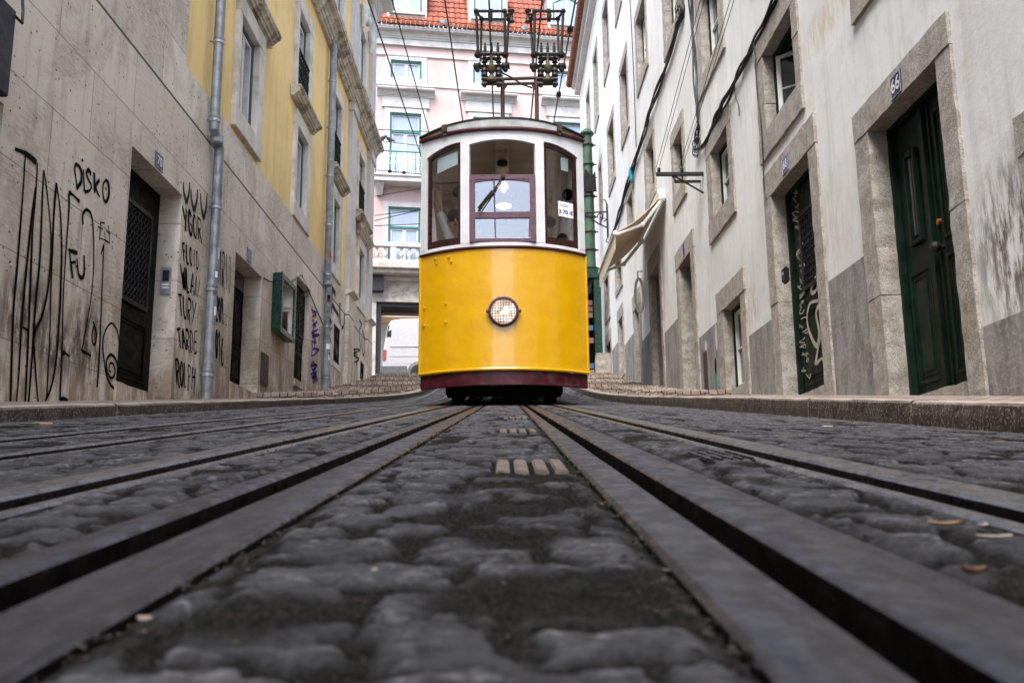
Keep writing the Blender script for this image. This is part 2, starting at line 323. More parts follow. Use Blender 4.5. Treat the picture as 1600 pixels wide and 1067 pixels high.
def m_yellow():
    n = NT('yellow_tram_paint', .2, coord='Object', spec=.35); f = n.noise(2.2, 5, .6); g = n.noise(14, 5, .65)
    cc = n.mix(f, (.62, .335, .001), (.59, .312, .001)); cc = n.mix(n.mp(g, .72, .95, 0, .3), cc, (.36, .18, .015)); n.col(cc)
    n.set('Roughness', n.mp(n.noise(5, 4), .3, .7, .2, .32)); n.set('Coat Weight', .6); n.set('Coat Roughness', .06)
    n.bump(n.mth('ADD', n.noise(2.6, 3, .5), n.mth('MULTIPLY', n.noise(60, 3), .03)), .22, .05); return n.m
M['yellow'] = m_yellow()
M['maroon'] = simple('maroon_paint', (.05, .005, .010), .42, var=.25, scale=7, dirt=((.2, .1, .09), .25))
M['purple_wood'] = simple('purple_brown_frame', (.10, .045, .065), .35, var=.15)
M['brown_wood'] = simple('varnished_dark_frame', (.028, .009, .007), .35, var=.25)
M['tram_white'] = simple('white_tram_paint', (.62, .63, .66), .35, var=.05, scale=4, dirt=((.5, .48, .46), .2))
M['roof_grey'] = simple('grey_roof_canvas', (.36, .38, .38), .6, var=.15, scale=5, dirt=((.2, .19, .15), .4))
M['olive'] = simple('olive_roof_edge', (.16, .15, .10), .6, var=.2)
M['brass'] = simple('dull_brass', (.06, .05, .03), .6, .2, var=.2)
M['rust_iron'] = simple('rusty_brown_iron', (.05, .034, .032), .6, .3, var=.3, scale=12)
M['dark_iron'] = simple('oily_collector_iron', (.02, .016, .014), .55, .3, var=.3)
M['underframe'] = simple('grimy_underframe', (.012, .011, .011), .8, var=.3)
M['cab_ceiling'] = simple('cab_ceiling_paint', (.52, .46, .40), .6, var=.1, scale=3)
M['cab_wood'] = simple('cab_wood', (.40, .32, .26), .45, var=.3, scale=9)
M['sash_glass'] = glassy('sky_mirroring_glass', .15); M['cab_glass'] = glassy('clear_cab_glass', .05)
M['lamp_glow'] = emit('headlamp_glow', (1., .85, .6), 1.6); 
def m_lens():
    n = NT('lit_lens', .25, coord='Object'); f = n.noise(7, 3, .6); w = n.mix(n.mp(f, .4, .62), (.95, .72, .46), (1., .93, .8)); n.col((.6, .5, .4)); n.set('Emission Color', w); n.set('Emission Strength', n.mp(f, .25, .7, .08, .3)); return n.m
M['lens'] = m_lens()
M['lamp_dish'] = simple('lamp_reflector', (.8, .72, .6), .25, .7)
M['bulb'] = emit('warm_bulb', (1., .8, .55), 6.)
M['paper'] = simple('white_paper', (.8, .82, .84), .7, var=.03); M['navy'] = simple('navy_print', (.03, .035, .17), .6)
M['plate_blue'] = simple('enamel_blue', (.012, .018, .07), .3, var=.2); M['plate_white'] = simple('enamel_white', (.7, .7, .7), .35, var=.05)
M['plate_violet'] = simple('enamel_violet', (.05, .04, .18), .35, var=.2)
M['spray'] = simple('black_spray_paint', (.006, .0055, .006), .75, var=.3, spec=.04); M['spray_purple'] = simple('purple_spray_paint', (.10, .045, .22), .7, var=.2, spec=.05)
M['spray_grey'] = simple('grey_spray_paint', (.05, .048, .047), .75, var=.3, spec=.04); M['spray_pale'] = simple('pale_spray_paint', (.36, .33, .29), .7, var=.2)
M['canvas'] = simple('beige_awning_canvas', (.66, .52, .36), .85, var=.1, scale=6, bump=.15, bscale=30)
M['awning_white'] = simple('white_awning_metal', (.75, .74, .72), .4, var=.06)
M['case_green'] = simple('green_case_paint', (.005, .03, .018), .3, var=.15); M['pole_green'] = simple('light_green_pole_paint', (.03, .065, .036), .5, var=.3, scale=4, dirt=((.06, .1, .05), .7))
M['van_white'] = simple('white_van_paint', (.40, .405, .415), .3, var=.03); M['van_grey'] = simple('grey_van_plastic', (.1, .105, .11), .6); M['rubber'] = simple('tyre_rubber', (.02, .02, .02), .8)
M['red_lamp'] = simple('red_lamp_lens', (.26, .08, .07), .2); M['leaf'] = simple('orange_leaf', (.09, .035, .016), .7, var=.3); M['butt'] = simple('cigarette_paper', (.36, .32, .27), .8, var=.2); M['butt_tan'] = simple('tan_scrap', (.30, .19, .1), .8, var=.3)
M['brick'] = simple('buff_brick', (.10, .08, .068), .75, var=.25, scale=18, bump=.4, bscale=120, coord='World')
M['sign_grey'] = simple('charcoal_sign_metal', (.016, .016, .02), .5, .1, var=.15); M['void'] = simple('void_black', (.004, .004, .004), .95, spec=.0)  # void: near-black base colour stands in for shade inside openings
M['plastic_black'] = simple('black_plastic', (.008, .008, .009), .45, spec=.2); M['alu'] = simple('aluminium', (.4, .42, .45), .4, .7, var=.1)
M['skin'] = simple('skin', (.42, .23, .16), .55, var=.1); M['hair'] = simple('dark_hair', (.02, .015, .013), .5, var=.3); M['shirt'] = simple('white_shirt_cloth', (.66, .65, .63), .85, var=.08, scale=20); M['trousers'] = simple('dark_trousers', (.03, .03, .04), .85)
M['pigeon'] = simple('pigeon_feathers', (.1, .11, .14), .7, var=.4, scale=30); M['garage'] = simple('garage_lining', (.7, .7, .68), .7, var=.05)
M['terrain'] = simple('hillside_ground', (.12, .11, .1), .9)

# ------------------------------------------------------------------ street levels
def zc(Y):
    Y = np.asarray(Y, float); z = -.145+.1317*Y
    z = np.where(Y > 14, z+.00266*(np.clip(Y, 14, 30)-14)**2, z)
    z = np.where(Y > 30, 4.487+np.clip(Y-30, 0, 6)*.085, z); return z
def zf(Y): return float(zc(Y))
def camber(X):
    X = np.asarray(X, float); return np.where(X > .72, -.036*np.clip(X-.72, 0, 1.62), 0)+np.where(X < -2.0, .02*(-2.0-X), 0)
# kerb lines
def xl(Y): return float(np.interp(Y, [-30, 14.5, 18.7, 21, 30, 60], [-2.7, -2.7, -2.05, -1.9, -1.8, -1.8]))
def xr(Y): return float(np.interp(Y, [-30, 13.4, 17, 20, 30, 60], [2.34, 2.34, 2.02, 1.87, 1.7, 1.7]))
# rails: (name, inner X near, outer X near, inner X far, outer X far) near = .5 m, far = 12 m
RAIL = [('R_plate', .137, .208, .198, .245), ('R_slot', .252, .346, .286, .372), ('L_plate', -.258, -.345, -.25, -.335), ('L_slot', -.402, -.448, -.372, -.42),
        ('R_run', .545, .70, .545, .70), ('L_run', -.64, -.79, -.64, -.79), ('L2a', -1.19, -1.30, -1.19, -1.30), ('L2b', -1.66, -1.79, -1.66, -1.79)]
def rx(v0, v1, Y):
    t = (np.clip(Y, -30, 13)-.5)/11.5; return v0+(v1-v0)*t

# ------------------------------------------------------------------ cobbled road (real relief)
def vnoise(x, y, s, seed):
    r = np.random.default_rng(seed).random((512, 512)); x = x*s; y = y*s; xi = np.floor(x).astype(int); yi = np.floor(y).astype(int); fx = x-xi; fy = y-yi
    fx = fx*fx*(3-2*fx); fy = fy*fy*(3-2*fy); g = lambda a, b: r[a % 512, b % 512]
    return (g(xi, yi)*(1-fx)+g(xi+1, yi)*fx)*(1-fy)+(g(xi, yi+1)*(1-fx)+g(xi+1, yi+1)*fx)*fy
rows_y = [-.5]
while rows_y[-1] < 40: rows_y.append(rows_y[-1]+random.uniform(.085, .145))
rows_y = np.array(rows_y)
row_x = [np.cumsum(np.r_[-3.2-random.random()*.1, RNG.uniform(.09, .18, 70)]) for _ in rows_y]
row_h = [RNG.random((72, 4)) for _ in rows_y]
def cobbles(X, Y):
    wx = X+(vnoise(X, Y, 5, 1)-.5)*.05+(vnoise(X, Y, 22, 2)-.5)*.016; wy = Y+(vnoise(X, Y, 4, 3)-.5)*.06+(vnoise(X, Y, 19, 4)-.5)*.018
    ri = np.clip(np.searchsorted(rows_y, wy)-1, 0, len(rows_y)-2)
    u = np.zeros_like(X); v = np.zeros_like(X); hu = np.zeros_like(X); hv = np.zeros_like(X); hh = [np.zeros_like(X) for _ in range(4)]
    for r in np.unique(ri):
        m = ri == r; xs = row_x[r]; k = np.clip(np.searchsorted(xs, wx[m])-1, 0, len(xs)-2)
        u[m] = np.minimum(wx[m]-xs[k], xs[k+1]-wx[m]); hu[m] = (wx[m]-xs[k])/(xs[k+1]-xs[k])-.5
        v[m] = np.minimum(wy[m]-rows_y[r], rows_y[r+1]-wy[m]); hv[m] = (wy[m]-rows_y[r])/(rows_y[r+1]-rows_y[r])-.5
        for q in range(4): hh[q][m] = row_h[r][k, q]
    e = np.minimum(u, v)+(vnoise(X, Y, 28, 5)-.5)*.022+(vnoise(X, Y, 75, 18)-.5)*.012
    st = np.clip((e-.009)/.008, 0, 1); st = st*st*(3-2*st)
    dome = 1-np.abs(2*hu)**4*.5-np.abs(2*hv)**4*.5
    grit = (vnoise(X, Y, 95, 8)-.5)*.006+(vnoise(X, Y, 210, 19)-.5)*.005+(vnoise(X, Y, 14, 20)-.5)*.006
    rough = (vnoise(X, Y, 17, 6)-.5)*.007+(vnoise(X, Y, 48, 7)-.5)*.006+(vnoise(X, Y, 120, 17)-.5)*.004
    lam = (vnoise(X, Y*2.6, 30, 31)-.5)*.0032+(vnoise(X, Y*2.2, 75, 32)-.5)*.003+(vnoise(X, Y*1.5, 150, 33)-.5)*.0022          # chipped, layered tops
    h = st*(.0065+.0022*(hh[0]-.5)*2+.0018*dome+.004*(hh[1]-.5)*hv*2+.003*(hh[2]-.5)*hu*2+rough*.3+lam)+(1-st)*grit
    worn = np.clip((vnoise(X, Y, 4.2, 9)*.5+vnoise(X, Y, 12, 21)*.5-.6)*10, 0, 1)*.95           # patches silted over with grit
    hi = np.clip((rough*.35+lam+.006*(hh[1]-.5)*hv*2-.0004)/.003, 0, 1)*st*(1-worn)           # raised worn tops, where glints are painted
    h = h*(1-worn)+worn*(.0045+grit*1.1); st = st*(1-worn)
    return h-.0085, st, hh[3], hi
RV = []; RF = []; RS = []; RT = []; RH = []; rn = 0
def road_patch(x0, x1, y0, y1, dx, dy, fine=True):
    global rn
    xs = np.linspace(x0, x1, max(2, int(round((x1-x0)/dx))+1)); ys = np.linspace(y0, y1, max(2, int(round((y1-y0)/dy))+1))
    X, Y = np.meshgrid(xs, ys)
    h, st, ti, hi_ = cobbles(X, Y)
    for (a, b) in ((1.71, 2.03), (3.39, 3.76), (5.27, 5.63)):
        k = (X > -.03) & (X < .145) & (Y > a) & (Y < b); h = np.where(k, -.008+(vnoise(X, Y, 95, 8)-.5)*.004, h); st = np.where(k, 0, st); hi_ = np.where(k, 0, hi_)
    if not fine: h = h*.4-.006
    for (_, a0, b0, a1, b1) in RAIL:
        A = rx(a0, a1, Y); B = rx(b0, b1, Y); lo = np.minimum(A, B); hi = np.maximum(A, B)
        ins = (X > lo+.002) & (X < hi-.002); h = np.where(ins, -.13, h)
        edge = np.clip((np.minimum(np.abs(X-lo), np.abs(X-hi)))/.03, 0, 1); h = np.where(~ins & (edge < 1), h*edge+(1-edge)*-.012, h); st = np.where(edge < .8, st*edge, st)
    for (i0, i1) in ((0, 1), (2, 3)):                               # the cable slots between plate and rail
        A = rx(RAIL[i0][2], RAIL[i0][4], Y); B = rx(RAIL[i1][1], RAIL[i1][3], Y); lo = np.minimum(A, B); hi = np.maximum(A, B); h = np.where((X > lo-.004) & (X < hi+.004), -.13, h)
    Z = zc(Y)+camber(X)+h; n = len(xs); m = len(ys)
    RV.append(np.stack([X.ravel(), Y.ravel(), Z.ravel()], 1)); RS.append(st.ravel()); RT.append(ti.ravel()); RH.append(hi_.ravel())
    i = (np.arange(m-1)[:, None]*n+np.arange(n-1)[None, :]).ravel()+rn
    RF.append(np.stack([i, i+1, i+n+1, i+n], 1)); rn += n*m
road_patch(-1.15, 1.15, .16, 2.2, .005, .005); road_patch(-2.85, -1.14, .16, 2.21, .02, .02); road_patch(1.14, 2.5, .16, 2.21, .02, .02)
road_patch(-2.85, 2.5, 2.19, 7, .0105, .0125); road_patch(-2.85, 2.5, 6.985, 14, .02, .026); road_patch(-2.85, 2.5, 13.97, 31, .05, .06); road_patch(-2.85, 2.5, -16, .17, .06, .08, False)
V = np.concatenate(RV).astype(np.float32); Fc = np.concatenate(RF).astype(np.int32)
me = bpy.data.meshes.new('road'); me.vertices.add(len(V)); me.vertices.foreach_set('co', V.ravel()); me.loops.add(Fc.size); me.loops.foreach_set('vertex_index', Fc.ravel())
me.polygons.add(len(Fc)); me.polygons.foreach_set('loop_start', np.arange(len(Fc), dtype=np.int32)*4); me.polygons.foreach_set('use_smooth', np.ones(len(Fc), bool)); me.update(calc_edges=True)
for nm, dat in (('stone', np.concatenate(RS)), ('tint', np.concatenate(RT)), ('worn', np.concatenate(RH))):  # 'worn' masks raised worn tops and the glints painted on them
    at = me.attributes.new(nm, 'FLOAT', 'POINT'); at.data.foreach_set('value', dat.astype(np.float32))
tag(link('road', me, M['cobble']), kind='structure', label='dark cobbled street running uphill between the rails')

# ------------------------------------------------------------------ rails
YS = list(np.arange(-16, 0, 1.))+list(np.arange(0, 14, .25))+list(np.arange(14, 31, .5))
def rail_strip(mb, i0, i1, f0, f1, z0, z1, prof=None):              # strip between two fractions of the rail's width
    a0, b0, a1, b1 = RAIL[i0][1:]; pr = []
    for Y in YS:
        A = rx(a0, a1, Y); B = rx(b0, b1, Y); x0 = A+(B-A)*f0; x1 = A+(B-A)*f1; z = zf(Y)+float(camber((x0+x1)/2)); c = .006*(1 if x1 > x0 else -1); w = random.uniform(-.0006, .0006)
        pr.append([(x0, Y, z-.12), (x0, Y, z+z0-.005), (x0+c, Y, z+z0+w), (x1-c, Y, z+z1+w), (x1, Y, z+z1-.005), (x1, Y, z-.12)])
    mb.grid(pr)
names = {'R_plate': ('wide flat steel slot plate right of the buff bricks', 'rail'), 'R_slot': ('steel slot rail right of the wide dark cable slot', 'rail'), 'L_plate': ('flat steel slot plate left of the centre cobbles', 'rail'),
         'L_slot': ('narrow steel slot rail left of the left cable slot', 'rail'), 'R_run': ('grooved running rail nearest the right kerb', 'rail'), 'L_run': ('grooved running rail under the left wheel of the tram', 'rail'),
         'L2a': ('thin rail of the second track, the one nearer the tram', 'rail'), 'L2b': ('rail of the second track nearest the left kerb', 'rail')}
for i, R in enumerate(RAIL):
    mb = MB()
    if R[0] in ('R_plate', 'L_plate', 'L_slot', 'R_slot'): rail_strip(mb, i, i, 0, 1, .0, .0)
    else:
        rail_strip(mb, i, i, 0, .2, -.004, -.004); rail_strip(mb, i, i, .2001, .38, -.035, -.035); rail_strip(mb, i, i, .3801, 1, .006, .003)
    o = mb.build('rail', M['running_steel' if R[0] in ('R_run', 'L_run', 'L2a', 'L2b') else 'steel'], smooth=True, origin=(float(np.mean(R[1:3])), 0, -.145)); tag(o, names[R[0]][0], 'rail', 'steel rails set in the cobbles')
mb = MB()
for (i0, i1) in ((0, 1), (2, 3)):
    mb.grid([[(rx(RAIL[i0][2], RAIL[i0][4], Y), Y, zf(Y)-.1), (rx(RAIL[i1][1], RAIL[i1][3], Y), Y, zf(Y)-.1)] for Y in YS])
tag(mb.build('cable_slot_bed', M['groove'], origin=(0, 0, -.3)), kind='structure')
# buff bricks set in the centre cobbles
k = 0
for (y0, y1, hz, lab) in ((1.74, 2.0, .003, 'buff brick in the near row of four between the slot plates'), (3.43, 3.72, .004, 'buff brick in the far row of four between the slot plates'), (5.3, 5.6, .003, 'small buff brick in the faint third row nearest the tram')):
    for j in range(4):
        x = -.016+j*.0365+(.012 if y0 > 5 else 0)+random.uniform(-.002, .002); b = MB(); b.hexa([(x, y0, zf(y0)-.06), (x+.026, y0, zf(y0)-.06), (x+.026, y1, zf(y1)-.06), (x, y1, zf(y1)-.06), (x, y0, zf(y0)+hz), (x+.026, y0, zf(y0)+hz-.002), (x+.026, y1, zf(y1)+hz), (x, y1, zf(y1)+hz+.001)])
        tag(b.build('brick', M['brick'], bevel=.003), lab, 'brick', 'buff bricks set in rows in the cobbles' if y0 > 5 else ('buff bricks of the near row' if y0 < 3 else 'buff bricks of the far row'))

for j in range(5):
    b = MB(); x = .425+j*.024; y0 = 1.95+j*.01; y1 = y0+.24; b.hexa([(x, y0, zf(y0)-.06), (x+.016, y0, zf(y0)-.06), (x+.016, y1, zf(y1)-.06), (x, y1, zf(y1)-.06), (x, y0, zf(y0)+.004), (x+.016, y0, zf(y0)+.003), (x+.016, y1, zf(y1)+.004), (x, y1, zf(y1)+.004)])
    tag(b.build('stone_bar', M['steel'], bevel=.004), 'narrow grey bar of the row set in the cobbles right of the right slot rail', 'paving bar', 'grey bars set in the cobbles')
# loose grit lying in the joints and along the plates
mb = MB(); cand = []
for k in range(6500):
    Y = .35*math.exp(random.random()*2.9); t = random.random()
    if t < .4:
        i = random.choice((0, 2)); e = rx(RAIL[i][1], RAIL[i][3], Y); X = e+(-1 if i == 0 else 1)*abs(random.gauss(0, .02))
    elif t < .6: X = random.choice((.37, .53, -.45, -.62))+random.gauss(0, .02)
    else: X = random.uniform(-1.6, 1.6)
    if any(min(rx(a, c, Y), rx(b, d, Y)) < X < max(rx(a, c, Y), rx(b, d, Y)) for (_, a, b, c, d) in RAIL) or .2 < X < .26 or -.39 < X < -.34: continue
    cand.append((X, Y))
CA = np.array(cand); gh, gs, _, _ = cobbles(CA[:, 0], CA[:, 1])
for (X, Y), h1, s1 in zip(cand, gh, gs):
    if s1 > .6 and random.random() < .85: continue
    q = min(.005, random.choice((.0008, .0011, .0014, .002))*(1+.3*Y)*random.uniform(.7, 1.3)); c = Vector((X, Y, zf(Y)+float(camber(X))+float(h1)+q*.3)); n0 = len(mb.v)
    for d in ((1, 0, 0), (-1, 0, 0), (0, 1, 0), (0, -1, 0), (0, 0, 1), (0, 0, -1)): mb.v.append(tuple(c+Vector(d)*q*random.uniform(.5, 1.2)+Vector((random.uniform(-.3, .3)*q, random.uniform(-.3, .3)*q, 0))))
    mb.f += [[n0+a for a in f] for f in ((0, 2, 4), (2, 1, 4), (1, 3, 4), (3, 0, 4), (2, 0, 5), (1, 2, 5), (3, 1, 5), (0, 3, 5))]
def m_grit():
    n = NT('loose_grit', .85, spec=.2, coord='World'); w = n.node('ShaderNodeTexWhiteNoise', {'Vector': n.node('ShaderNodeVectorMath', {0: n.co, 1: (.012, .012, .05)}, operation='SNAP').outputs[0]}).outputs[0]
    cc = n.mix(n.mp(w, 0, .9), (.010, .009, .008), (.05, .044, .038)); n.col(n.mix(n.mp(w, .97, .985), cc, (.14, .125, .11))); return n.m
tag(mb.build('grit', m_grit(), origin=(0, 0, -.15)), 'loose dark grit lying in the joints of the cobbles', None, None, 'stuff')

# ------------------------------------------------------------------ kerbs and pavements
def side_walk(side):
    kx = (xl if side < 0 else xr); wall = -4.05 if side < 0 else 3.45; gut = lambda Y: zf(Y)+float(camber(kx(Y)))
    y_step = 14.8 if side < 0 else 13.6; top = .104 if side < 0 else .088
    kb = MB(); Y = -16.; seg = [0.9, 1.3, 1.1, 1.45]
    while Y < 31:                                                   # kerb stones
        L = random.choice(seg); y0 = Y; y1 = min(31, Y+L-.006); rows = []
        jz = random.uniform(-.004, .004); jx = random.uniform(-.006, .006)
        n = 4
        for q in range(n+1):
            yy = y0+(y1-y0)*q/n; x = kx(yy)+jx; z = zf(yy)+top+jz; s = side; r = random.uniform(-.003, .003)
            rows.append([(x+s*.17, yy, z-.4), (x+s*.17, yy, z), (x+s*.02, yy, z+r), (x+s*.006, yy, z-.006+r), (x, yy, z-.02), (x-s*.004+r, yy, z-.08), (x-s*.004, yy, z-.4)])
        kb.grid(rows); kb.face(rows[0]); kb.face(rows[-1]); Y += L
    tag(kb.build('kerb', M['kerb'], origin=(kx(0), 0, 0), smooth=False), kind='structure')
    pv = MB(); rows = []
    for Y in np.linspace(-16, y_step, 70): rows.append([(kx(Y)+side*.165, Y, zf(Y)+top-.004), (wall, Y, zf(Y)+top+.012)])
    pv.grid(rows)
    tag(pv.build('pavement', M['pave'], origin=(wall, 0, 0)), kind='structure')
    st = MB(); Y = y_step; tr = 1.0 if side < 0 else .9; last = zf(Y)+top
    while Y < 31:                                                   # shallow steps
        y1 = Y+tr; z = zf(Y+tr*.6)+top+.015; r = []
        for q in range(9):
            k = (0, .04, .1, .2, .35, .5, .7, .85, 1)[q]; x = kx(Y)+side*.165+(wall-kx(Y)-side*.165)*k; x1 = kx(y1)+side*.165+(wall-kx(y1)-side*.165)*k; b = min(1, k/.2); w = random.uniform(-.004, .004)
            zA = (zf(Y)+top-.004)*(1-b)+z*b; zB = (zf(y1)+top-.004)*(1-b)+z*b; zL = (zf(Y)+top-.004)*(1-b)+last*b
            r.append([(x, Y+random.uniform(-.008, .008), zL-.05), (x, Y+random.uniform(-.006, .006), zA-.01*b+w), (x, Y+.014, zA+w), (x1, y1+.02, zB+w)])
        st.grid(r); last = z; Y = y1
    tag(st.build('pavement_steps', M['pave'], origin=(wall, y_step, zf(y_step))), kind='structure')
side_walk(-1); side_walk(1)
# cross street and hillside
g = MB(); ys = [-120, -16, 0, 14, 18, 22, 26, 30, 33, 36, 60, 160]
g.grid([[(x, Y, zf(max(Y, -40))-.35-(0 if abs(x) < 30 else 0)) for x in (-160, -30, -4, 0, 4, 30, 160)] for Y in ys])
tag(g.build('ground', M['terrain'], origin=(0, 0, 0)), kind='structure')
g = MB(); g.grid([[(x, Y, zf(Y)+.02) for x in (-40, -4.05, -2, 0, 2, 3.6, 40)] for Y in (30.9, 32, 34, 36, 44)])
tag(g.build('cross_street', M['pave'], origin=(0, 36, 5)), kind='structure')
g = MB(); g.grid([[(x, Y, zf(Y)+.10) for x in (-40, -4.05)] for Y in (27.05, 30.9)])
tag(g.build('side_pavement', M['pave'], origin=(-6, 29, 4.3)), kind='structure')

# ------------------------------------------------------------------ facade builders
def wall(mb, P, a0, a1, b0, b1, holes, depth=.3, d=0):
    A = sorted({a0, a1, *[v for h in holes for v in h[:2] if a0 < v < a1]}); B = sorted({b0, b1, *[v for h in holes for v in h[2:4] if b0 < v < b1]})
    for i in range(len(A)-1):
        for j in range(len(B)-1):
            ca = (A[i]+A[i+1])/2; cb = (B[j]+B[j+1])/2
            if any(h[0] < ca < h[1] and h[2] < cb < h[3] for h in holes): continue
            mb.face([P(A[i], B[j], d), P(A[i+1], B[j], d), P(A[i+1], B[j+1], d), P(A[i], B[j+1], d)])
    for h in holes:
        if h[1] <= a0 or h[0] >= a1 or h[3] <= b0 or h[2] >= b1: continue
        x0, x1, y0, y1 = max(h[0], a0), min(h[1], a1), max(h[2], b0), min(h[3], b1)
        for (p, q) in (((x0, y0), (x1, y0)), ((x1, y0), (x1, y1)), ((x1, y1), (x0, y1)), ((x0, y1), (x0, y0))):
            mb.face([P(*p, d), P(*q, d), P(*q, d-depth), P(*p, d-depth)])
    return mb
def shellback(mb, P, a0, a1, b0, b1, dep=7):
    mb.face([P(a0, b0, 0), P(a0, b0, -dep), P(a0, b1, -dep), P(a0, b1, 0)]); mb.face([P(a1, b0, 0), P(a1, b0, -dep), P(a1, b1, -dep), P(a1, b1, 0)])
    mb.face([P(a0, b1, 0), P(a1, b1, 0), P(a1, b1, -dep), P(a0, b1, -dep)]); mb.face([P(a0, b0, -dep), P(a1, b0, -dep), P(a1, b1, -dep), P(a0, b1, -dep)])
    for k in (.55,): mb.face([P(a0+.1, b0, -k), P(a1-.1, b0, -k), P(a1-.1, b1, -k), P(a0+.1, b1, -k)])
def ring(mb, P, a0, a1, b0, b1, w, d0, d1, bottom=True):
    mb.box(P, a0, a0+w, b0, b1, d0, d1); mb.box(P, a1-w, a1, b0, b1, d0, d1); mb.box(P, a0+w, a1-w, b1-w, b1, d0+.001, d1-.001)
    if bottom: mb.box(P, a0+w, a1-w, b0, b0+w, d0+.001, d1-.001)
    return mb
def surround(mb, P, a0, a1, b0, b1, wl, wr, wt, wb, dep=.26, pr=.025, rough=True):
    B = (lambda *k: mb.rough(P, *k)) if rough else (lambda *k: mb.box(P, *k))
    if rough:
        s1 = b0+(b1-b0)*random.uniform(.35, .65)                     # jambs of two or three blocks
        for (x0, x1) in ((a0-wl, a0), (a1, a1+wr)):
            if x1-x0 < .01: continue
            cut = b0+(b1-b0)*random.uniform(.35, .65); B(x0, x1, b0, cut-.006, -dep, pr); B(x0, x1, cut, b1-.006, -dep, pr+random.uniform(-.006, .006))
    else:
        B(a0-wl, a0, b0, b1, -dep, pr); B(a1, a1+wr, b0, b1, -dep, pr)
    if wt: B(a0-wl-.004, a1+wr+.004, b1, b1+wt, -dep, pr+.006)
    if wb: B(a0-wl-.004, a1+wr+.004, b0-wb, b0-.003, -dep, pr+.012)
    return mb
def window(root, P, a0, a1, b0, b1, wl=.2, wr=.2, wt=.25, wb=.22, stone='granite', ringm='green_wood', sash='white_wood', pane='dark_glass', rec=.12, nx=2, ny=2, rough=True, pr=.025, dep=.26, rw=.055, open_=False):
    w = surround(MB(), P, a0, a1, b0, b1, wl, wr, wt, wb, dep, pr, rough).build('window', M[stone], root, bevel=0 if rough else .008)
    e = .004
    f = ring(MB(), P, a0-.01, a1+.01, b0-.01, b1+.01, rw+.01, -dep+.03, -rec).build('frame', M[ringm], w, bevel=.004)
    if open_:
        p = MB(); p.face([P(a0, b0, -.45), P(a1, b0, -.45), P(a1, b1, -.45), P(a0, b1, -.45)]); p.build('room_shade_sheet', M['void'], w); return w  # black sheet painted in for the shade of the room
    s = MB(); i0, i1, j0, j1 = a0+rw+e, a1-rw-e, b0+rw+e, b1-rw-e; ww = (i1-i0)/nx
    for k in range(nx):
        x0 = i0+k*ww; ring(s, P, x0+.002, x0+ww-.002, j0, j1, .05, -dep+.06, -rec-.02)
        for q in range(1, ny):
            zq = j0+(j1-j0)*q/ny; s.box(P, x0+.05, x0+ww-.05, zq-.014, zq+.014, -dep+.068, -rec-.03)
    s.build('sash', M[sash], w, bevel=.004)
    p = MB(); p.face([P(i0, j0, -dep+.075), P(i1, j0, -dep+.075), P(i1, j1, -dep+.075), P(i0, j1, -dep+.075)]); p.build('pane', M[pane], w)
    return w
def door_leaf(root, P, a0, a1, b0, b1, d, mat, panels, leaves=1, name='door'):
    m = MB(); ww = (a1-a0)/leaves
    for k in range(leaves):
        x0 = a0+k*ww+.004; x1 = a0+(k+1)*ww-.004; m.box(P, x0, x1, b0, b1, d-.05, d)
        for (f0, f1, g0, g1) in panels:
            p0, p1, q0, q1 = x0+(x1-x0)*f0, x0+(x1-x0)*f1, b0+(b1-b0)*g0, b0+(b1-b0)*g1
            ring(m, P, p0, p1, q0, q1, .035, d-.01, d+.018); ring(m, P, p0+.06, p1-.06, q0+.06, q1-.06, .02, d-.01, d+.01)
            if p1-p0 > .3: m.box(P, p0+.1, p1-.1, q0+.1, q1-.1, d-.01, d+.014)
    return m.build(name, M[mat], root, bevel=.004)
def plate(P, a, b, w, h, txt, mat, label, size=.1, d=.03, flip=False, cat='number plate'):
    m = MB(); m.box(P, a-w/2, a+w/2, b-h/2, b+h/2, d-.005, d+.006); o = m.build('house_number_plate', M[mat], bevel=.002)
    t = MB(); ring(t, P, a-w/2+.006, a+w/2-.006, b-h/2+.006, b+h/2-.006, .0025, d+.004, d+.0075)
    if txt:
        q = text_mesh(txt, size, P, a, b, d+.0085, flip=flip, bold=.0025); n = len(t.v); t.v += q.v; t.f += [[i+n for i in f] for f in q.f]
    t.build('lettering', M['plate_white'], o); return tag(o, label, cat)

# ================================================================== RIGHT SIDE
XR = 3.4
PR = plane((XR, 0, 0), (0, 1, 0), (-1, 0, 0))
near = thing('white_house', (XR+2, 8, zf(8)), 'near white plastered house with rough stone door frames and grey painted base', 'house')
far = thing('white_house', (XR+2, 29, zf(29)), 'farther white house with tiled eave at the top end of the street', 'house')
RW = [  # windows a0 a1 b0 b1 wl wr wt wb
 (12.9, 13.95, 1.82, 3.10, .28, .38, .33, .2), (9.9, 11.12, 4.80, 5.84, .2, .33, .27, .33), (13.1, 14.2, 4.66, 5.76, .25, .34, .25, .34), (16.42, 17.3, 6.12, 7.2, .2, .25, .28, .3),
 (19.6, 20.6, 7.25, 8.45, .2, .3, .3, .26), (13.2, 14.45, 7.24, 8.75, .25, .35, .3, .3), (16.35, 17.5, 9.45, 10.95, .22, .28, .3, .25), (20.0, 21.3, 10.5, 12.1, .2, .3, .28, .28), (6.65, 7.9, 4.92, 6.1, .25, .26, .28, .32), (4.2, 5.45, 1.3, 2.28, .25, .27, .26, .2),
 (9.9, 11.1, 7.2, 8.75, .22, .3, .3, .3), (6.65, 7.9, 7.6, 9.0, .25, .26, .28, .32), (10, 11.1, 9.9, 11.4, .22, .3, .3, .3), (13.2, 14.4, 10.4, 11.9, .22, .3, .3, .3), (16.4, 17.5, 13, 14.6, .22, .3, .3, .3), (20, 21.2, 14, 15.6, .22, .3, .3, .3)]
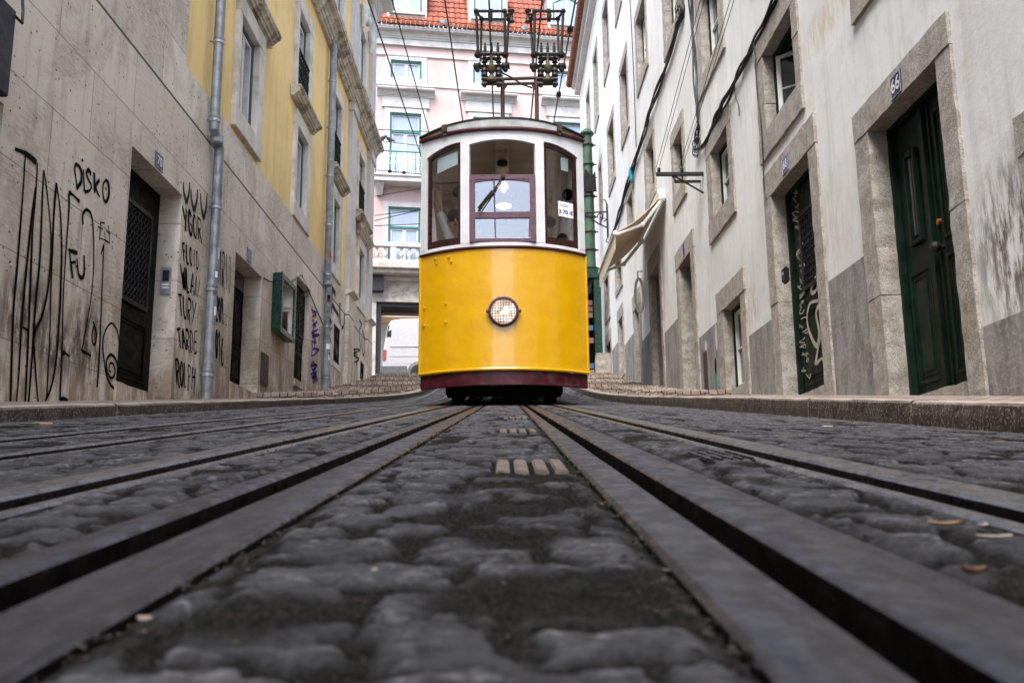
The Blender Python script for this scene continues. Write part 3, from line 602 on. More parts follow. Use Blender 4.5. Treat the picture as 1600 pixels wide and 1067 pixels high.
FW = [(23.05, 23.95, 7.3, 8.35, .2, .2, .25, .22), (25.75, 26.9, 6.62, 7.4, .22, .28, .2, .18), (25.8, 26.7, 4.1, 5.62, .2, .26, .34, .2), (28.95, 29.95, 6.45, 7.65, .18, .25, .26, .22), (23.3, 24.5, 10.4, 12.3, .2, .26, .28, .26), (26.5, 27.85, 10.2, 11.98, .2, .26, .27, .25), (30.0, 30.7, 10.2, 11.9, .18, .22, .22, .22),
 (27.0, 28.3, 14.15, 16.3, .18, .22, .28, .25), (30.4, 31.6, 13.95, 16.4, .18, .22, .28, .25), (23.9, 25.0, 14.4, 15.9, .18, .22, .28, .25), (33, 34, 7.2, 8.6, .2, .2, .25, .2), (33, 34, 10.4, 12, .2, .2, .25, .2), (33.4, 34.6, 14, 16.3, .2, .2, .25, .2)]
RD = [(6.67, 8.04, 3.47, .24, .31, .27), (9.66, 11.1, 3.94, .26, .30, .33), (16.1, 17.25, 4.68, .28, .32, .33), (19.42, 20.72, 5.40, .22, .25, .42)]
FD = [(22.6, 23.35, 5.2, .25, .32, .4), (28.85, 29.95, 5.48, .22, .3, .36)]
def right_house(root, a0, a1, top, wins, doors, mat):
    holes = [(w[0]-.03, w[1]+.03, w[2]-.03, w[3]+.03) for w in wins if w[1] < a1 and w[0] > a0]+[(d[0]-.03, d[1]+.03, -9, d[2]+.03) for d in doors]
    m = MB(); wall(m, PR, a0, a1, -6, top, holes, .3); shellback(m, PR, a0, a1, -6, top); m.build('wall', M[mat], root)
    e = MB(); e.box(PR, a0, a1, top-.25, top+.02, -.1, .22); e.box(PR, a0, a1, top+.025, top+.16, -.1, .34); e.build('eave', M['stone_trim'] if mat == 'white_wall' else M['white_trim'], root, bevel=.02)
    t = MB(); y = a0
    while y < a1:                                                     # row of roof tiles seen from below
        t.tube([PR(y+.1, top+.22, .55), PR(y+.1, top+.95, -1.0)], [.1, .1], 8); t.box(PR, y+.004, y+.196, top+.165, top+.19, -1, .5); y += .2
    t.build('roof', M['old_tile'], root, smooth=True)
    for w in wins: window(root, PR, *w, nx=2, ny=2, open_=(w[0] == 9.9 and w[2] < 5))
right_house(near, -16, 21.9, 18.3, RW, RD, 'white_wall'); right_house(far, 21.905, 37.8, 18.3, FW, FD, 'far_wall')
# grey painted base, stepped as in the photo
def dado(root, lst):
    m = MB()
    for (a0, a1, z0, z1) in lst: m.face([PR(a0, -6, .005), PR(a1, -6, .005), PR(a1, z1, .005), PR(a0, z0, .005)])
    m.build('painted_base', M['dado'], root)
dado(near, [(-16, 6.42, 1.28, 1.29), (8.36, 9.39, 2.38, 2.38), (11.41, 12.6, 2.43, 2.43), (14.34, 15.8, 3.02, 3.02), (17.6, 19.18, 3.78, 3.78), (20.98, 21.9, 4.2, 4.2)])
dado(far, [(21.9, 22.34, 4.2, 4.2), (23.68, 25.58, 4.7, 4.7), (26.98, 28.6, 5.1, 5.1)])
# doors, right side
def rdoor(root, D, mat, panels, leaves=1, d=-.24, base=None, step=True):
    a0, a1, top, wl, wr, wt = D; zb = zf((a0+a1)/2)+.11 if base is None else base
    s = MB(); b0 = zf(a0)-.1; surround(s, PR, a0, a1, b0, top, wl, wr, wt, 0, .3, .028); s.build('door_surround', M['granite'], root)
    f = ring(MB(), PR, a0-.01, a1+.01, zb, top+.01, .06, d-.06, d+.05, False).build('door_frame', M[mat], root, bevel=.004)
    lf = door_leaf(root, PR, a0+.055, a1-.055, zb+.02, top-.055, d, mat, panels, leaves)
    if step: t = MB(); t.rough(PR, a0, a1, zb-.6, zb+.015, -.3, .0); t.build('threshold', M['granite'], root)
    return lf
d66 = rdoor(near, RD[0], 'green_wood', [(.62, .95, .05, .45), (.06, .4, .05, .45), (.06, .4, .5, .95)], 1, d=-.2)
a0, a1 = 6.67, 8.04
m = MB(); m.box(PR, 7.37, 7.45, zf(7.3)+.14, 3.4, -.2, -.16); m.box(PR, 7.46, 7.5, zf(7.3)+.14, 3.4, -.2, -.18); m.box(PR, 7.3, 7.345, zf(7.3)+.14, 3.4, -.2, -.185); m.build('cover_strip', M['green_wood'], d66, bevel=.006)
m = MB(); m.box(PR, 7.63, 7.74, 2.36, 3.05, -.2, -.178); m.box(PR, 7.675, 7.69, 2.36, 3.05, -.18, -.17); m.build('glass_slot', M['dark_glass'], d66); m = ring(MB(), PR, 7.57, 7.8, 2.28, 3.12, .05, -.2, -.16).build('slot_frame', M['green_wood'], d66, bevel=.008)
_, kz = onX(1478, 381, XR+.17); m = MB(); q = PR(7.27, kz, -.17); m.lathe([(.02, -.04), (.02, 0), (.045, .02), (.05, .05), (.03, .08), (.0, .085)], q, (-1, 0, 0)); m.lathe([(.05, -.035), (.05, -.028)], q, (-1, 0, 0)); m.build('door_knob', M['black_iron'], d66, smooth=True)
m = MB(); m.lathe([(.028, -.04), (.028, -.005), (.016, 0)], PR(7.29, kz+.22, -.17), (-1, 0, 0)); m.build('lock', simple('copper_lock', (.4, .14, .05), .4, .7), d66, smooth=True)
d68 = rdoor(near, RD[1], 'green_wood', [(.1, .9, .05, .4)], 1, d=-.2)
m = MB(); ring(m, PR, 10.05, 10.72, 2.6, 3.55, .05, -.2, -.165)
for k in range(7):
    m.box(PR, 10.1+k*.085, 10.112+k*.085, 2.65, 3.5, -.19, -.18)
for k in range(10): m.box(PR, 10.1, 10.67, 2.7+k*.085, 2.712+k*.085, -.181, -.172)
m.build('grille', M['black_iron'], d68)
def px_ribbons(strokes, P, X, wd, d=.004, n=6, soft=None):
    mb = MB()
    for s in strokes:
        w = wd
        if isinstance(s, tuple): s, w = s
        pts = []
        for (x, y) in s: pts.append(onX(x, y, X))
        ribbon(mb, P, pts, (lambda t, w=w, p=random.random()*6: w*(.85+.25*math.sin(t*5+p))), d, n, soft=soft)
    return mb
gs = [([(1276, 440), (1270, 450), (1272, 458), (1279, 452), (1280, 440), (1276, 432)], .05), ([(1281, 470), (1268, 475), (1264, 500), (1270, 525), (1279, 540), (1283, 520), (1278, 490), (1282, 478)], .06), ([(1283, 480), (1286, 520), (1281, 545), (1277, 570)], .06), ([(1279, 568), (1287, 560), (1290, 566)], .05)]
px_ribbons(gs, PR, XR+.2, .07, -.178).build('graffiti', M['spray_pale'], near)
mb = MB()
for k in range(26):                                                   # pale scribbles down the dark door
    y = 300+k*11.5; x = 1240+(y-300)*.065+random.uniform(0, 8); pts = [onX(x+random.uniform(-5, 6), y+random.uniform(-6, 6), XR+.2) for _ in range(5)]; ribbon(mb, PR, pts, .014, -.18, 5)
mb.build('graffiti', M['spray_pale'], near)
rdoor(near, RD[2], 'void', [], 1, d=-.26); rdoor(near, RD[3], 'grey_wood', [(.12, .88, .04, .45), (.12, .88, .5, .95)], 2, d=-.16)  # void leaf: black sheet stands in for the dark of the open doorway
rdoor(far, FD[0], 'grey_wood', [(.15, .85, .05, .95)], 1, d=-.2); rdoor(far, FD[1], 'grey_wood', [(.15, .85, .05, .95)], 1, d=-.2)
# open casement of the window beside the cables
for (a, tilt, L) in ((9.97, 8, .5), (11.05, 128, .48)):
    t = math.radians(tilt); ax = Vector((math.sin(t), math.cos(t), 0)); O = PR(a, 0, -.14); nrm = Vector((-math.cos(t), math.sin(t), 0))
    Q = plane(O, ax, nrm); m = ring(MB(), Q, 0, L, 4.86, 5.8, .06, -.02, .02); m.box(Q, .06, L-.06, 5.32, 5.345, -.008, .008); c = m.build('open_casement', M['white_wood'], near, bevel=.004)
    p = MB(); p.face([Q(.055, 4.92, 0), Q(L-.055, 4.92, 0), Q(L-.055, 5.75, 0), Q(.055, 5.75, 0)]); p.build('pane', M['pale_glass'] if tilt < 20 else M['dark_glass'], c)
# pale patch of bare render above the second door
# seam cable / drip line where the houses meet
plate(PR, *onX(1401, 133, XR-.03), .21, .2, '66', 'plate_blue', 'dark blue enamel plate reading 66 on the lintel of the right green door', .17, .036, flip=True)
plate(PR, *onX(1228, 257, XR-.03), .22, .2, '68', 'plate_violet', 'violet enamel plate reading 68 on the lintel of the scribbled door', .15, .036, flip=True)
plate(PR, *onX(1069, 391, XR-.03), .22, .22, '', 'plate_violet', 'small worn violet plate on the lintel of the dark open doorway', .1, .036)
a, b = onX(1230, 430, XR-.03)
m = MB(); m.box(PR, a-.075, a+.075, b-.1, b+.095, .02, .08); o = m.build('key_box', M['plastic_black'], bevel=.02); tag(o, 'small black key box with rounded lid on the stone jamb of the scribbled door', 'key box')
m = MB(); m.box(PR, a-.03, a+.03, b-.0, b+.04, .079, .085); m.build('badge', M['alu'], o, bevel=.004)
a, b = onX(1104, 582, XR); m = MB(); m.box(PR, a-.13, a+.13, b-.36, b+.36, -.01, .02); o = m.build('meter_cover', M['rust_iron'], bevel=.006); tag(o, 'narrow brown metal meter cover low on the grey base between two stone frames', 'meter cover')
# white paint spots and teal spray on the grey base
m = MB()
for (x, y, rw, rh) in ((1104, 542, .1, .13), (1120, 527, .09, .22)):
    a, b = onX(x, y, XR); m.face([PR(a+rw*math.cos(t)*random.uniform(.8, 1.1), b+rh*math.sin(t)*random.uniform(.8, 1.1), .009) for t in np.linspace(0, 6.28, 14)[:-1]])
m.build('paint_spot', M['white_trim'], near)
a, b = onX(1119, 595, XR); m = MB(); m.face([PR(a+.09*math.cos(t)*random.uniform(.8, 1.1), b+.15*math.sin(t)*random.uniform(.8, 1.2), .009) for t in np.linspace(0, 6.28, 14)[:-1]]); m.build('paint_spot', simple('teal_spray', (.02, .25, .2), .7), near)
a, b = onX(1119, 572, XR); m = MB(); m.face([PR(a+.06*math.cos(t), b+.14*math.sin(t), .009) for t in np.linspace(0, 6.28, 14)[:-1]]); m.build('paint_spot', M['spray'], near)

# ---- cables on the right wall
def wcable(pts, r, label, d=.06, group=None, sag=.0, loops=0, X=XR-.05, n=8, strands=1):
    root = None; mb = MB()
    base = spline([onX(x, y, X) for (x, y) in pts], n)
    for s in range(strands):
        ph = random.random()*6; off = [] if strands == 1 else None; P = []
        for i, q in enumerate(base):
            e = 0 if strands == 1 else r*(1.1+.5*math.sin(i*.31+s)); P.append(Vector((X-e*math.cos(ph+i*.17+.9*math.sin(i*.13+s))-.0, q[0]+random.uniform(-.004, .004), q[1]+e*math.sin(ph+i*.17+.9*math.sin(i*.13+s)))))
        mb.tube(P, r if strands == 1 else r*.62, 6)
    o = mb.build('cable', M['cable'], smooth=True); return tag(o, label, 'cable', group)
wcable([(1216, -10), (1195, 35), (1180, 62), (1160, 100), (1148, 128), (1130, 165), (1112, 198), (1099, 224), (1088, 232)], .028, 'thick black cable bundle dropping past the open window to the coil of wire', strands=4)
wcable([(1079, -8), (1080, 30), (1083, 75), (1086, 120), (1090, 165), (1091, 200), (1086, 225)], .024, 'black cable bundle hanging down the white wall to the coil of wire', strands=3)
wcable([(1064, -8), (1066, 20), (1058, 45), (1050, 75), (1040, 105), (1024, 150), (1010, 195), (995, 245), (985, 275), (975, 308), (966, 340), (955, 375), (944, 405), (938, 422)], .03, 'long black cable running down the wall past the awning to the far end', strands=4)
wcable([(1177, 62), (1180, 90), (1183, 140), (1189, 190), (1192, 240), (1194, 290), (1197, 312)], .008, 'thin cable going down beside the open window frame')
wcable([(1148, 128), (1149, 150), (1154, 165), (1155, 181)], .008, 'short loose cable end dangling from the thick bundle')
wcable([(984, -5), (988, 70), (991, 140), (994, 230)], .012, 'thin straight cable down the wall between upper windows')
def coil(x, y, R, label):
    m = MB(); a, b = onX(x, y, XR-.06)
    for k in range(7):
        ph = random.uniform(0, 6); rr = R*random.uniform(.55, 1.1); ca = a+random.uniform(-.06, .06); cb = b+random.uniform(-.06, .06); ec = random.uniform(.6, 1)
        m.tube([PR(ca+rr*math.cos(t+ph), cb+rr*ec*math.sin(t+ph), .05+.03*math.sin(2*t+k)) for t in np.linspace(0, 5.6, 22)], .006, 5)
    tag(m.build('cable_coil', M['cable'], smooth=True), label, 'cable coil', None)
coil(1087, 228, .2, 'tangle of thin wire loops where two cable bundles meet on the wall'); coil(1060, 22, .26, 'tangle of wire loops high on the wall by the upper window')
m = MB(); a, b = onX(986, 272, XR-.08); m.ball(PR(a, b, .09), .06, .12, .2, 8, 6); m.ball(PR(a-.05, b-.15, .08), .05, .09, .12, 8, 6); tag(m.build('rag', simple('blue_rag', (.02, .22, .3), .8), smooth=True), 'blue cloth tied round the long black cable', 'cloth')
# clothes-line bracket
a, b = onX(1099, 272, XR); br = MB()
br.box(PR, a-.03, a+.03, b-.03, b+.03, 0, .8); br.box(PR, a+.2, a+.25, b-.07, b-.03, 0, .45); br.tube([PR(a, b-.34, .01), PR(a, b-.03, .5)], .018, 6); br.tube([PR(a+.22, b-.05, .42), PR(a, b-.0, .55)], .016, 6)
for dd in (.75, .36): br.lathe([(.012, 0), (.03, .02), (.03, .07), (.012, .09)], PR(a, b+.03, dd), (0, 0, 1), 8)
tag(br.build('wall_bracket', M['black_iron'], bevel=.004), 'dark metal bracket sticking out of the white wall with lines tied to it', 'bracket')
for (dd, lab, hh) in ((.75, 'outer pair of thin lines strung from the end of the wall bracket', 0), (.36, 'inner pair of thin lines strung from the middle of the wall bracket', 0)):
    m = MB()
    for o2 in (0, .05): m.tube([PR(a-t*12, b+.1+t*2.9-.5*t*(1-t), dd+o2-.0*t) for t in np.linspace(0, 1, 10)], .005, 5)
    tag(m.build('clothes_line', M['cable'], smooth=True), lab, 'line')
m = MB(); 
# awning
Wn = onX(1033, 306, XR-.1); Wf = onX(1003, 385, XR-.1); zA = (Wn[1]+Wf[1])/2
Fn = onY(961, 364, Wn[0]); 
rootA = thing('awning', (XR-.1, (Wn[0]+Wf[0])/2, zA), 'beige fabric awning folded out from the white wall on white arms', 'awning')
yn, yf = Wn[0], Wf[0]+.35; xo = Fn.x; zo = Fn.z
R_ = []
for i in range(9):
    y = yn+(yf-yn)*i/8; R_.append([(XR-.1+(xo-XR+.1)*t, y, Wn[1]+(zo-Wn[1])*t-.10*math.sin(math.pi*t)) for t in np.linspace(0, 1, 9)])
m = MB(); m.shell(R_, [[(p[0], p[1], p[2]+.012) for p in r] for r in R_]); m.build('canopy', M['canvas'], rootA, smooth=True)
m = MB(); vr = [[(xo-.0, yn+(yf-yn)*i/30, zo-.03-t*(.32+.04*abs(math.sin(i*1.05)))) for t in (0, .5, 1)] for i in range(31)]; m.shell(vr, [[(p[0]-.01, p[1], p[2]) for p in r] for r in vr]); m.build('valance', simple('pale_valance_cloth', (.62, .55, .42), .85), rootA, smooth=True)
m = MB(); m.tube([(xo, yn-.03, zo), (xo, yf+.03, zo)], .045, 10); m.build('front_bar', M['awning_white'], rootA, smooth=True)
m = MB(); m.tube([(XR-.1, yn-.05, Wn[1]+.06), (XR-.1, yf, Wn[1]+.06)], .08, 12); m.build('roller', M['awning_white'], rootA, smooth=True)
for y in (yn+.02, yf-.1):
    m = MB(); mid = ((XR-.1+xo)/2+.1, y+.12, (Wn[1]+zo)/2-.18); m.tube([(XR-.08, y, Wn[1]-.08), mid], .04, 8); m.tube([mid, (xo, y, zo-.04)], .035, 8); m.ball(mid, .06); m.ball((XR-.08, y, Wn[1]-.04), .09); m.build('arm', M['awning_white'], rootA, smooth=True)
# scroll lantern bracket
a, b = onX(951, 335, XR); lb = MB()
lb.tube([PR(a, b+.35, .05), PR(a, b-.75, .05)], .03, 6); lb.tube([PR(a, b+.08, .05), PR(a, b+.05, .95)], .025, 6); lb.tube([PR(a, b-.45, .05), PR(a, b-.3, .35), PR(a, b-.1, .6), PR(a, b+.03, .9)], .022, 6)
for (c0, c1, r) in ((-.08, .25, .13), (-.1, .48, .09), (-.2, .14, .09), (-.02, .68, .05)): lb.tube([PR(a, b+c0+r*(1-.08*k)*math.sin(k*.55), c1+r*(1-.08*k)*math.cos(k*.55)) for k in range(13)], .016, 5)
lb.tube([PR(a, b+.35, .05), PR(a, b+.48, .1), PR(a, b+.5, .2), PR(a, b+.4, .2)], .018, 5); lb.tube([PR(a, b-.75, .05), PR(a, b-.9, .12), PR(a, b-.95, .02)], .018, 5)
tag(lb.build('lantern_bracket', M['black_iron'], smooth=True), 'black wrought iron scroll bracket on the far white house', 'bracket')
# round sign bracket below the awning
a, b = onX(1008, 462, XR); sb = MB(); sb.tube([PR(a, b+.42*math.sin(t), .14+.1*math.cos(t)) for t in np.linspace(0, 6.28, 18)], .035, 6); sb.tube([PR(a, b+.6, .03), PR(a, b+.6, .16), PR(a, b+.4, .16)], .02, 6); tag(sb.build('sign_hoop', M['awning_white'], smooth=True), 'white metal hoop holding a small sign beside a stone door frame', 'sign')
# green pole
gx = onY(922, 400, 30.4).x; gp = thing('pole', (gx, 30.4, zf(30.4)), 'tall light green tram pole with collars behind the tram', 'pole'); zt = onY(918, 212, 30.4).z
m = MB(); m.tube([(gx, 30.4, zf(30.4)-.2), (gx, 30.4, zf(30.4)+3.5), (gx, 30.4, zt)], [.21, .19, .165], 14); m.build('shaft', M['pole_green'], gp, smooth=True)
for k in range(9):
    z = zt-.3-k*.62-random.random()*.2; m = MB(); m.lathe([(.19, -.03), (.235, -.02), (.235, .02), (.19, .03)], (gx, 30.4, z), n=14); m.tube([(gx+.2, 30.4, z), (gx+.3, 30.4, z)], .025, 6); m.build('collar', M['pole_green'] if k % 3 else M['rust_iron'], gp, smooth=True)
m = MB(); m.lathe([(.22, 0), (.26, .05), (.2, .14), (.06, .24), (0, .28)], (gx, 30.4, zt), n=14); m.build('cap', M['pole_green'], gp, smooth=True)
m = MB()
for k in range(10): m.tube([(gx-.22+.05*k, 30.16, zf(30)+6.4), (gx-.2+.045*k, 30.14, zf(30)+7.0+.2*random.random())], .03, 5)
m.build('cable_clamp', M['cable'], gp)
# green metal portal and stone pier behind the tram
x0 = onY(929, 500, 29.2).x; x1 = onY(940, 500, 29.2).x; zt = onY(930, 421, 29.2).z; zb = onY(935, 553, 29.2).z
fr = thing('kiosk_frame', (x0, 29.2, zf(29.2)), 'dark green metal post with box beam beside the far house', 'kiosk')
m = MB(); m.wbox(x0, x1, 29.1, 29.35, zb, zt-.32); m.build('post', M['teal' if 0 else 'case_green'], fr, bevel=.02); m = MB(); m.wbox(x0-.22, x1+.02, 29.05, 30.0, zt-.32, zt); m.build('beam', M['case_green'], fr, bevel=.02)
m = MB(); m.hexa([(x0-.3, 29.2, zt-1.0), (x0-.2, 29.2, zt-1.0), (x0-.2, 29.3, zt-1.0), (x0-.3, 29.3, zt-1.0), (x0-.1, 29.2, zt-.33), (x0, 29.2, zt-.33), (x0, 29.3, zt-.33), (x0-.1, 29.3, zt-.33)]); m.build('brace', M['plastic_black'], fr)
m = MB(); m.rough(xyz, x0, x1+.35, zf(29.2)-.5, zb, 29.0, 29.45, .02); tag(m.build('stone_pier', M['granite']), 'short pale stone pier under the green post', 'pier')
rk = thing('postcard_rack', (x0-.25, 29.6, zf(29.6)), 'dark rack of coloured goods glimpsed between the tram and the green post', 'rack')
m = MB(); ring(m, lambda a, b, d: Vector((a, 29.6+d, b)), x0-.6, x0+.05, zf(29.6)-.1, zf(29.6)+3.1, .04, 0, .3); m.face([(x0-.6, 29.9, zf(29.6)), (x0, 29.9, zf(29.6)), (x0, 29.9, zf(29.6)+3.1), (x0-.6, 29.9, zf(29.6)+3.1)]); m.build('frame', M['void'], rk)
cols = [simple('card_blue', (.05, .11, .2)), simple('card_white', (.3, .3, .31)), simple('card_rose', (.2, .09, .1)), simple('card_green', (.06, .11, .06)), simple('card_ochre', (.2, .14, .08))]
for i in range(14):
    for j in range(3):
        if random.random() < .7:
            m = MB(); m.wbox(x0-.56+j*.2, x0-.4+j*.2, 29.7, 29.72, zf(29.6)+.1+i*.21, zf(29.6)+.27+i*.21); m.build('card', cols[(i*3+j+random.randint(0, 2)) % 5], rk)

# ================================================================== LEFT SIDE
XL = -4.0
PL = plane((XL, 0, 0), (0, 1, 0), (1, 0, 0))
lh = thing('yellow_house', (XL-2, 10, zf(10)), 'yellow house with graffiti covered travertine ground floor along the left pavement', 'house')
cn = thing('yellow_house', (XL-2, 24, zf(24)), 'far yellow corner house with white pilasters beyond the second drainpipe', 'house')
LWn = [(13.15, 14.15, 6.1, 7.66), (17.05, 17.97, 6.0, 7.55), (16.9, 17.85, 8.3, 9.97), (13.15, 14.15, 8.3, 9.97), (13.15, 14.15, 12.0, 13.7), (17, 17.9, 12.0, 13.7)]
CWn = [(20.72, 21.6, 8.25, 10.0), (20.5, 21.5, 11.92, 13.7), (20.95, 21.72, 5.92, 7.48), (24.3, 25.3, 11.95, 13.8), (24.5, 25.5, 8.4, 10.05), (24.85, 25.75, 6.0, 7.4)]
hl = [(9.5, 11.08, -9, 3.99), (13.43, 14.95, -9, 3.95), (17.48, 18.68, 2.62, 4.62), (4.6, 7.0, -9, 3.3)]
hc = [(21.36, 22.2, 3.64, 4.51), (25.4, 26.15, 3.8, 4.3)]
hw = [(w[0]-.03, w[1]+.03, w[2]-.03, w[3]+.03) for w in LWn]; hw2 = [(w[0]-.03, w[1]+.03, w[2]-.03, w[3]+.03) for w in CWn]
m = MB(); wall(m, PL, -16, 20.3, -6, 5.68, hl, .34); wall(m, PL, -16, 10.95, 5.68, 16, [], .3); shellback(m, PL, -16, 20.3, -6, 16)
m.face([PL(10.95, 5.68, 0), PL(20.3, 5.68, 0), PL(20.3, 5.68, -.05), PL(10.95, 5.68, -.05)]); m.face([PL(10.95, 5.68, 0), PL(10.95, 16, 0), PL(10.95, 16, -.05), PL(10.95, 5.68, -.05)]); m.build('stone_wall', M['trav'], lh)
m = MB(); wall(m, PL, 10.95, 20.3, 5.68, 16, hw, .3, -.04); m.build('stucco_wall', M['yellow_wall'], lh)
m = MB(); wall(m, PL, 20.302, 27.05, -6, 5.68, hc, .3); shellback(m, PL, 20.302, 27.05, -6, 16); m.build('stone_wall', M['trav'], cn)
m = MB(); wall(m, PL, 20.302, 27.05, 5.68, 16, hw2, .3, -.04); m.build('stucco_wall', M['yellow_wall'], cn)
def hood(mb, P, a0, a1, b, h=.22, out=.17):
    prof = [(0, -.03), (0, .05), (.17, .05), (.18, .085), (.34, .1), (.35, .13), (.5, .15), (.58, .2), (.7, .21), (.71, out-.03), (.82, out-.025), (.83, out), (1, out), (1.02, -.03)]
    r = [[P(a, b+h*t, d) for (t, d) in prof] for a in (a0, a1)]; mb.grid(r); mb.face(r[0]); mb.face(r[1]); return mb
for w in LWn+CWn:
    root = lh if w[0] < 20.2 else cn; up = w[2] > 8
    wd = window(root, PL, *w, wl=.16, wr=.34, wt=.3, wb=.32, stone='stone_trim', ringm='bluegrey', rough=False, pr=.03, rec=.07, rw=.07, dep=.26, nx=2, ny=1, pane='dark_glass')
    if up: h = hood(MB(), PL, w[0]-.35, w[1]+.62, w[2]-.34).build('sill', M['old_trim'], wd)
    elif w[0] < 14 or w[0] > 24: hood(MB(), PL, w[0]-.3, w[1]+.68, w[3]+.32, .3).build('hood', M['old_trim'], wd)
    if up and w[2] < 9:                                               # iron guard rail
        m = MB(); a0, a1, b0 = w[0]+.0, w[1]-.0, w[2]; m.box(PL, a0, a1, b0+.78, b0+.82, .0, .04); m.box(PL, a0, a1, b0+.03, b0+.06, .0, .04)
        for k in range(8):
            x = a0+(a1-a0)*(k+.5)/8; m.tube([PL(x, b0+.05, .02), PL(x, b0+.8, .02)], .012, 5)
            for q in range(3): m.tube([PL(x+.055*math.cos(t), b0+.17+q*.22+.08*math.sin(t), .02) for t in np.linspace(0, 6.28, 9)], .01, 4)
        m.build('guard_rail', M['green_wood'], wd)
# string course, cornice, pilasters
m = MB(); hood(m, PL, 10.96, 20.3, 10.85, .42, .34); m.build('string_course', M['old_trim'], lh); m = MB(); hood(m, PL, 20.31, 27.25, 10.85, .42, .34); m.build('string_course', M['old_trim'], cn)
m = MB(); hood(m, PL, -16, 20.3, 15.7, .5, .5); m.build('cornice', M['white_trim'], lh); m = MB(); hood(m, PL, 20.31, 27.5, 15.7, .5, .55); m.build('cornice', M['white_trim'], cn)
for (a0, a1) in ((23.0, 23.75), (26.3, 27.1)):
    m = MB(); m.box(PL, a0, a1, 5.72, 15.65, -.06, .07); m.box(PL, a0-.05, a1+.05, 10.6, 10.84, -.05, .12); m.build('pilaster', M['white_trim'], cn, bevel=.01); m = MB(); m.rough(PL, a0-.06, a1+.05, zf(a0)-.2, 5.6, -.05, .09, .006, .5); hood(m, PL, a0-.1, a1+.1, 5.6, .12, .16); m.build('pilaster_base', M['trav'], cn)
m = MB()
for k in range(6): m.ball(PL(24.5+.12*k, 14.35+.12*math.sin(k*1.3), .12), .1, .13, .12, 8, 6)
for a in (24.1, 25.6): m.tube([PL(a, 14.3, .12), PL(a, 13.9, .16), PL(a, 13.6, .1)], [.12, .1, .05], 8)
m.build('carved_ornament', M['stone_trim'], cn, smooth=True)
# ground-floor openings, left
zb = zf(10)+.17; door_leaf(lh, PL, 9.5, 11.08, 1.42, 3.99, -.27, 'black_wood', [], 1, 'door_frame')
dl = door_leaf(lh, PL, 9.58, 10.98, 1.45, 3.72, -.25, 'black_wood', [(.12, .88, .05, .36)], 1)
m = MB(); ring(m, PL, 9.85, 10.75, 2.42, 3.6, .05, -.25, -.21)
for k in range(9):
    for q in range(12): m.tube([PL(9.93+k*.094+.04*math.cos(t), 2.5+q*.09+.04*math.sin(t), -.225) for t in np.linspace(0, 6.28, 7)], .009, 4, False)
m.build('iron_grille', M['black_iron'], dl)
m = MB(); m.lathe([(.03, 0), (.03, .03), (.015, .04), (.03, .06), (.035, .08), (0, .1)], PL(9.72, 2.45, -.25), (1, 0, 0), 10); m.build('door_knob', M['brass'], dl, smooth=True)
m = MB(); m.rough(PL, 9.46, 11.1, 1.1, 1.41, -.3, .03); m.build('threshold', M['trav'], lh)
door_leaf(lh, PL, 13.43, 14.95, 2.0, 3.95, -.29, 'black_wood', [], 1, 'door_frame'); dl = door_leaf(lh, PL, 13.5, 14.88, 2.02, 3.6, -.27, 'black_wood', [(.1, .9, .05, .35), (.1, .9, .42, .95)], 2)
m = MB(); m.box(PL, 13.55, 14.8, 3.64, 3.9, -.28, -.25); m.build('fanlight', M['dark_glass'], lh)
m = MB(); m.rough(PL, 13.4, 14.98, 1.7, 1.98, -.3, .03); m.build('threshold', M['trav'], lh)
dl = door_leaf(lh, PL, 17.48, 18.68, 2.64, 4.62, -.12, 'black_wood', [(.12, .88, .04, .3), (.12, .88, .34, .44)], 2)
m = MB()
for k in range(2):
    a = 17.56+k*.6; ring(m, PL, a, a+.46, 3.6, 4.5, .03, -.12, -.08)
    for q in range(9): m.tube([PL(a+.03, 3.62+q*.095, -.1), PL(a+.23, 3.7+q*.095, -.09), PL(a+.43, 3.62+q*.095, -.1)], .013, 4); m.tube([PL(a+.03, 3.7+q*.095, -.1), PL(a+.23, 3.62+q*.095, -.09), PL(a+.43, 3.7+q*.095, -.1)], .011, 4)
m.build('iron_grille', M['black_iron'], dl)
m = MB(); m.rough(PL, 17.42, 18.74, 2.5, 2.63, -.3, .04); m.box(PL, 17.45, 18.7, 4.625, 4.7, 0, .03); m.build('threshold', M['trav'], lh)
for (h, nb) in ((hc[0], 6), (hc[1], 5)):
    m = MB(); a0, a1, b0, b1 = h; m.face([PL(a0, b0, -.2), PL(a1, b0, -.2), PL(a1, b1, -.2), PL(a0, b1, -.2)]); w = m.build('basement_window', M['void'], cn)
    m = MB()
    for k in range(nb): x = a0+(a1-a0)*(k+.5)/nb; m.tube([PL(x+.05*math.sin(j*1.57), b0+(b1-b0)*j/8, -.05) for j in range(9)], .014, 5)
    m.build('iron_bars', M['black_iron'], w)
    m = MB(); ring(m, PL, a0-.14, a1+.14, b0-.14, b1+.14, .14, -.05, .022); m.build('surround', M['stone_trim'], w, bevel=.006)
